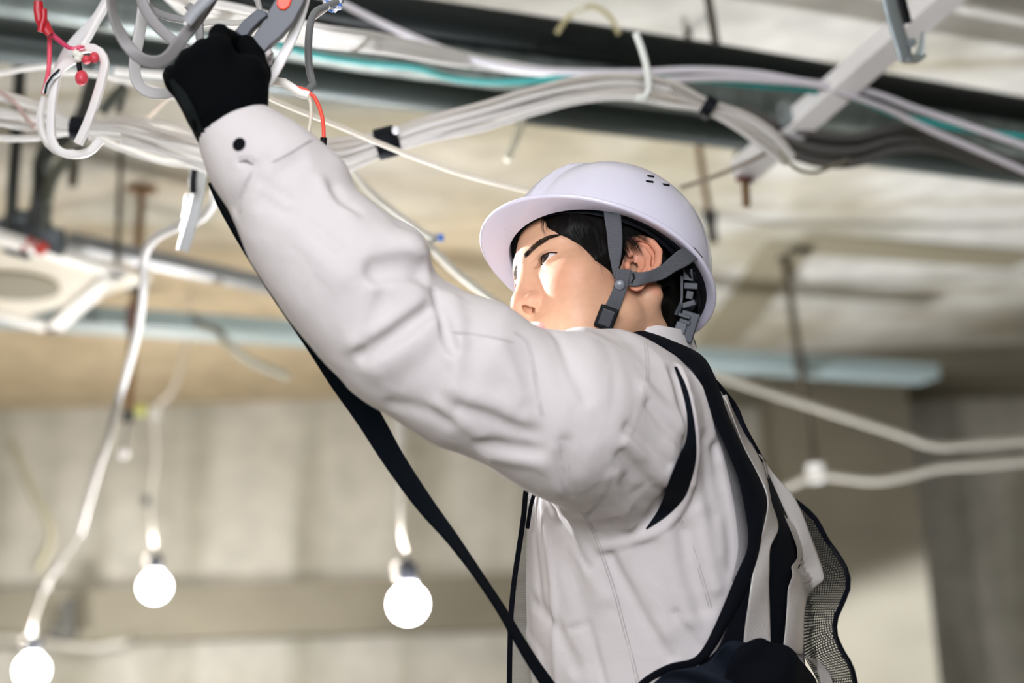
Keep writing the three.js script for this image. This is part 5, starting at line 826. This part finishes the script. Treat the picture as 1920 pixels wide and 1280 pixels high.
// ---------------------------------------------------------------- black webbing strap from the cuff to the waist
{
  const P = [[398, 340, 6, 1.47], [418, 382, 8, 1.468], [470, 470, 10, 1.465], [530, 560, 13, 1.46], [590, 640, 18, 1.455], [640, 708, 25, 1.45], [690, 780, 24, 1.445], [740, 862, 20, 1.44], [800, 948, 16, 1.435], [850, 1010, 11, 1.43], [900, 1080, 8, 1.43], [940, 1140, 8, 1.43], [972, 1194, 9, 1.43], [1004, 1246, 10, 1.43], [1044, 1304, 12, 1.43]];
  const l = [], r = []; P.forEach(([x, y, w, d], i) => { const a = P[Math.max(0, i - 1)], b = P[Math.min(P.length - 1, i + 1)], n = V(b[1] - a[1], a[0] - b[0], 0).normalize(), tilt = Math.sqrt(Math.max(0, 1 - (w / 26) ** 2)) * 0.012; l.push(W(x - n.x * w, y - n.y * w, d - tilt)); r.push(W(x + n.x * w, y + n.y * w, d + tilt)); });
  part('lanyard_strap', cloth(l, r, 0.0018, { nu: 6, nv: 120 }), phys('#060c12', 0.85, { specularIntensity: 0.1, bumpMap: rep(weaveBump, 30), bumpScale: 0.0006 }), person, 'black webbing strap running from the cuff down to the waist');
}
// ---------------------------------------------------------------- trousers, boots and the step platform, below the frame
{
  const hipL = V(0.05, 1.17, -1.56), hipR = V(0.14, 1.17, -1.76), leg = (h, f) => [seg(h, f.clone().lerp(h, 0.5).add(V(-0.02, 0.02, 0)), 0.095, 0.075), seg(f.clone().lerp(h, 0.5).add(V(-0.02, 0.02, 0)), f, 0.075, 0.065)];
  const fL = V(0.08, 0.40, -1.55), fR = V(0.17, 0.40, -1.80), segs = [...leg(hipL, fL), ...leg(hipR, fR), seg(V(0.12, 1.22, -1.66), V(0.12, 1.10, -1.66), 0.15, 0.14)];
  part('trousers', solid((x, y, z) => { let d = 9; for (const s of segs) d = smin(d, cap(x, y, z, s), 0.04); return Math.max(d, 0.37 - y) - 0.002 * fbm(x * 12, y * 12, z * 12, 2); }, [-0.2, 0.3, -2.05], [0.42, 1.45, -1.3], 0.012), std('#b9b6b4', 0.85), person);
  for (const f of [fL, fR]) part('boot', solid((x, y, z) => { let d = smin(cap(x, y, z, seg(V(f.x, 0.44, f.z), V(f.x, 0.345, f.z), 0.052, 0.045)), cap(x, y, z, seg(V(f.x + 0.04, 0.338, f.z), V(f.x - 0.16, 0.334, f.z), 0.04, 0.036)), 0.03); return Math.max(d, 0.3 - y); }, [f.x - 0.24, 0.28, f.z - 0.12], [f.x + 0.16, 0.52, f.z + 0.12], 0.008), std('#16171a', 0.6), person);
  const t = thing('step_platform', 'aluminium step platform under the boots of the electrician', 'platform', V(0.1, 0, -1.67)), alu = std('#b4b8ba', 0.4, 0.7);
  part('deck', box(0.62, 0.03, 0.52, 0.006).translate(0.08, 0.284, -1.67), alu, t);
  for (const [x, z] of [[-0.2, -1.88], [0.36, -1.88], [-0.2, -1.46], [0.36, -1.46]]) part('leg', box(0.035, 0.27, 0.035, 0.004).translate(x, 0.135, z), alu, t);
}
renderer.render(scene, camera);
